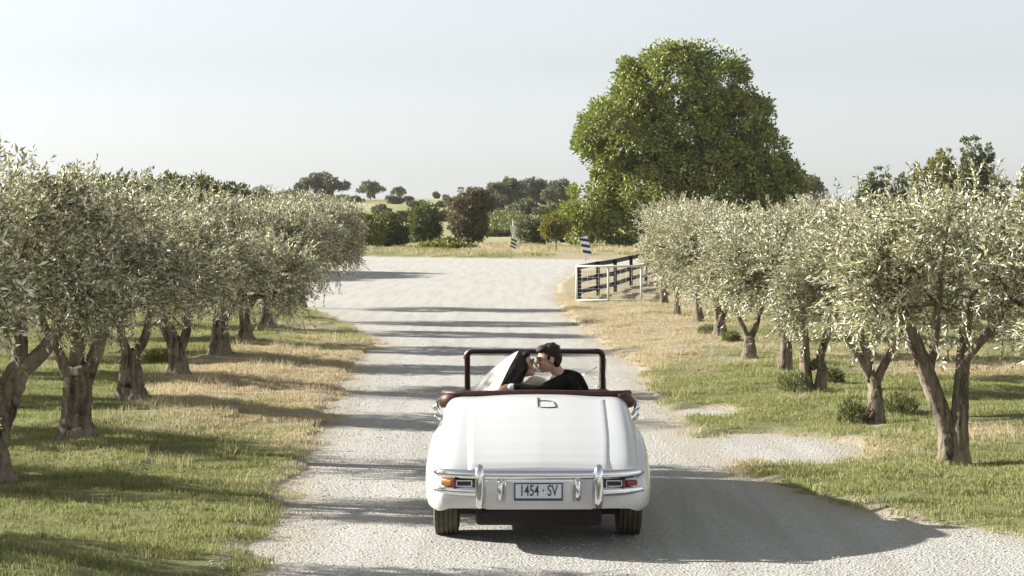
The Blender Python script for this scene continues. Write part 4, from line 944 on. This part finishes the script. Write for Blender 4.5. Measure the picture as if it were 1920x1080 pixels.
blob('jacket', [('c', [pel+Vector((0, 0, .02)), (pel+chest)/2, chest, sh+Vector((0, 0, -.06))], [.165, .16, .165, .12]), ('c', [lsh+Vector((.03, .0, -.01)), rsh+Vector((-.01, 0, -.01))], [.078, .078]),
     ('c', [sh+Vector((.02, 0, .0)), rsh+Vector((.0, 0, .0)), rsh+Vector((.05, 0, -.08))], [.075, .085, .08]),
     ('c', [lsh, (lsh+elbow)/2+Vector((0, -.015, .005)), elbow, wrist+Vector((.035, 0, .002))], [.075, .062, .055, .042]), ('c', [rsh, Vector((rsh.x, 2.40, .88)), Vector((.16, 2.50, .86))], [.075, .058, .045]),
     ('c', [neck+Vector((.045, -.02, -.025)), neck+Vector((.0, -.055, -.03)), neck+Vector((-.03, -.03, -.05))], [.022, .024, .02])], M['suit'], groom, .010, 3)
blob('shirt_cuff', [('c', [wrist+Vector((.03, 0, .002)), wrist+Vector((-.004, 0, .0))], [.036, .037])], M['shirt'], groom, .006, 2)
blob('shirt_collar', [('c', [neck+Vector((.035, -.015, .0)), neck+Vector((.0, -.05, -.008)), neck+Vector((-.045, -.03, -.01))], [.016, .017, .016]), ('c', [neck+Vector((-.05, -.02, -.02)), chest+Vector((-.14, -.03, .02))], [.04, .05])], M['shirt'], groom, .006, 2)
blob('trousers', [('c', [pel+Vector((-.08, 0, 0)), pel+Vector((-.1, .42, .03)), pel+Vector((-.1, .48, -.2))], [.10, .075, .065]), ('c', [pel+Vector((.08, 0, 0)), pel+Vector((.1, .42, .03)), pel+Vector((.1, .48, -.2))], [.10, .075, .065])], M['suit'], groom, .014, 2)
hair = [('e', Hg(0, -.030, .050), (.084, .096, .086), Rg), ('e', Hg(0, -.062, .0), (.076, .062, .080), Rg), ('e', Hg(0, .030, .098), (.066, .058, .034), Rg), ('e', Hg(0, .066, .090), (.050, .028, .022), Rg)]
for s in (-1, 1): hair.append(('e', Hg(s*.072, .012, .030), (.014, .018, .034), Rg)); hair.append(('e', Hg(s*.06, -.055, -.045), (.022, .03, .035), Rg))
random.seed(3)
for k in range(26):
    a = random.uniform(0, 6.28); b = random.uniform(.2, 1.2); u = Vector((math.cos(a)*math.sin(b)*.08, math.sin(a)*math.sin(b)*.088-.02, .045+math.cos(b)*.085)); dd = Vector((random.uniform(-.3, .3), -.8, random.uniform(-.2, .3))).normalized()*.03
    hair.append(('c', [Hg(*u), Hg(*(u+dd))], [.010, .006]))
blob('hair', hair, M['hairbrown'], groom, .006, 1)
def face(H, Rm, parent, hairmat):
    for s in (-1, 1):
        bm = bmesh.new(); bmesh.ops.create_uvsphere(bm, u_segments=12, v_segments=8, radius=1, matrix=Matrix.Translation(H(s*.031, .080, .004)) @ Rm.to_4x4() @ Matrix.Diagonal((.014, .008, .005, 1))); bm_obj('eye', bm, M['eye'], parent)
        bm = bmesh.new(); tube(bm, [H(s*.014, .098, .030), H(s*.033, .094, .036), H(s*.050, .080, .030)], .0045, 6); bm_obj('eyebrow', bm, M[hairmat], parent)
    bm = bmesh.new(); bmesh.ops.create_uvsphere(bm, u_segments=12, v_segments=8, radius=1, matrix=Matrix.Translation(H(0, .101, -.061)) @ Rm.to_4x4() @ Matrix.Diagonal((.020, .006, .007, 1))); bm_obj('lips', bm, M['lip'], parent)
face(Hg, Rg, groom, 'hairbrown')
# --- bride
BD = 17.30
bride = thing('person', 'bride with long dark hair and white veil turned to kiss the man', 'person', (CX, CY, 0))
hb_ = L2(981, 684, BD); bp, Rb, Hb = head_prims(hb_, (1, -.12, .16), (-.16, -.05, 1), .94)
bn = L2(972, 714, BD); bs = L2(968, 732, BD); bpel = Vector((bs.x-.12, 2.16, .66)); bch = Vector((bs.x-.05, 2.15, .96))
bl = bs+Vector((-.06, -.11, -.01)); br_ = bs+Vector((.09, .09, .01)); belb = Vector((bl.x-.06, 1.98, .86)); 
rw = L2(1012, 732, 17.46)
bpr = bp+[('c', [Hb(0, -.03, -.05), bn, bs], [.045, .045, .055]), ('c', [bpel, (bpel+bch)/2, bch, bs+Vector((0, 0, -.03))], [.13, .11, .115, .07]), ('c', [bl, belb, Vector((-.1, 2.15, .80))], [.042, .034, .025]),
          ('c', [br_, Vector((br_.x+.03, 2.36, .97)), rw], [.042, .034, .024]), ('c', [bpel+Vector((-.07, 0, 0)), bpel+Vector((-.06, .4, .03)), bpel+Vector((-.06, .46, -.2))], [.08, .055, .045]), ('c', [bpel+Vector((.07, 0, 0)), bpel+Vector((.07, .4, .03)), bpel+Vector((.07, .46, -.2))], [.08, .055, .045])]
bpr += hand_prims(rw, (.9, .1, .35), (.2, 1, 0), .9, .35)+hand_prims(Vector((-.1, 2.15, .80)), (.9, .3, 0), (0, 0, -1), .9, .4)
blob('body', bpr, M['skin'], bride, .0075, 2)
blob('dress', [('c', [bpel, (bpel+bch)/2, bch, bs+Vector((.01, 0, -.04))], [.155, .125, .125, .085]), ('c', [bl+Vector((0, 0, -.005)), bs+Vector((.0, 0, -.015)), br_+Vector((.0, 0, -.005))], [.058, .062, .058]), ('c', [br_, Vector((br_.x+.03, 2.34, .975)), rw+Vector((-.03, -.01, -.02))], [.056, .047, .033]),
     ('c', [br_+Vector((-.02, -.05, .01)), L2(1000, 716, 17.36), L2(1016, 718, 17.36)], [.045, .052, .05]),
     ('c', [bl, belb, Vector((-.13, 2.12, .80))], [.055, .045, .035]), ('c', [bpel+Vector((0, .05, 0)), bpel+Vector((0, .45, .0)), bpel+Vector((0, .5, -.22))], [.16, .17, .16])], M['lace'], bride, .010, 3)
bh = [('e', Hb(0, -.030, .045), (.084, .094, .084), Rb), ('e', Hb(0, -.060, -.01), (.080, .065, .085), Rb), ('e', Hb(0, .035, .088), (.062, .045, .030), Rb)]
for s in (-1, 1): bh.append(('e', Hb(s*.072, .0, -.005), (.020, .052, .07), Rb))
random.seed(5)
for k in range(56):
    s0 = Hb(random.uniform(-.075, .075), random.uniform(-.10, .02), random.uniform(-.06, .05)); e = L2(random.uniform(938, 972), random.uniform(722, 740), BD-random.uniform(.02, .16))
    m_ = (s0+e)/2+Vector((random.uniform(-.02, .02)-.005, random.uniform(-.03, .0), 0)); bh.append(('c', [s0, m_, e], [.020, .022, .012]))
blob('hair', bh, M['hairdark'], bride, .0065, 1)
face(Hb, Rb, bride, 'hairdark')
# veil: a pleated sheet from the back of her head down over the hood edge
NVu, NVv = 40, 34; V = []; op = []
for j in range(NVv+1):
    v = j/NVv
    for i_ in range(NVu+1):
        u = i_/NVu
        topP = L2(950+22*u, 671-13*u, BD-.03-.10*u)
        botP = L2(876+56*u, 738+2*u, 17.42-.48*u); botP.y = max(botP.y, 1.60)
        P_ = topP.lerp(botP, v); bow = math.sin(v*PI)
        P_ += Vector((.012*bow*(1-u)-.010*bow, -.02*bow, .018*bow*(1-u)))
        P_ += Vector((.0, -1, .2))*(.008*math.sin(u*19+v*2)+.003*math.sin(u*41))*(.15+v)
        V.append(P_); op.append(max(0, min(.85, .52*(1-smooth(np.array((u-.05)/.45)).item())*(.25+.55*v)+.22*v*(1-u)*math.sin(u*31)**2)))
ii = np.arange((NVu+1)*(NVv+1)).reshape(NVv+1, NVu+1)
Fv = np.stack([ii[:-1, :-1], ii[:-1, 1:], ii[1:, 1:], ii[1:, :-1]], -1).reshape(-1, 4)
vm_ = mesh_np('veil', np.array([tuple(p) for p in V]), Fv, M['veil'], True); attr(vm_, 'open', op)
vo = obj('veil', vm_, bride); so = vo.modifiers.new('cloth', 'SOLIDIFY'); so.thickness = .0015

# ---------------------------------------------------------------- thin summer haze
hm = bpy.data.materials.new('summer_haze'); hm.use_nodes = True; ht = hm.node_tree; ht.nodes.clear()
ho = ht.nodes.new('ShaderNodeOutputMaterial'); pv = ht.nodes.new('ShaderNodeVolumePrincipled'); pv.inputs['Color'].default_value = (.93, .96, 1, 1); pv.inputs['Density'].default_value = .00007
ht.links.new(pv.outputs[0], ho.inputs['Volume'])
bm = bmesh.new(); bx(bm, (0, 2580, 8.2), (5100, 5380, 24)); hz = bm_obj('haze', bm, hm, None, smooth=False); hz['kind'] = 'stuff'
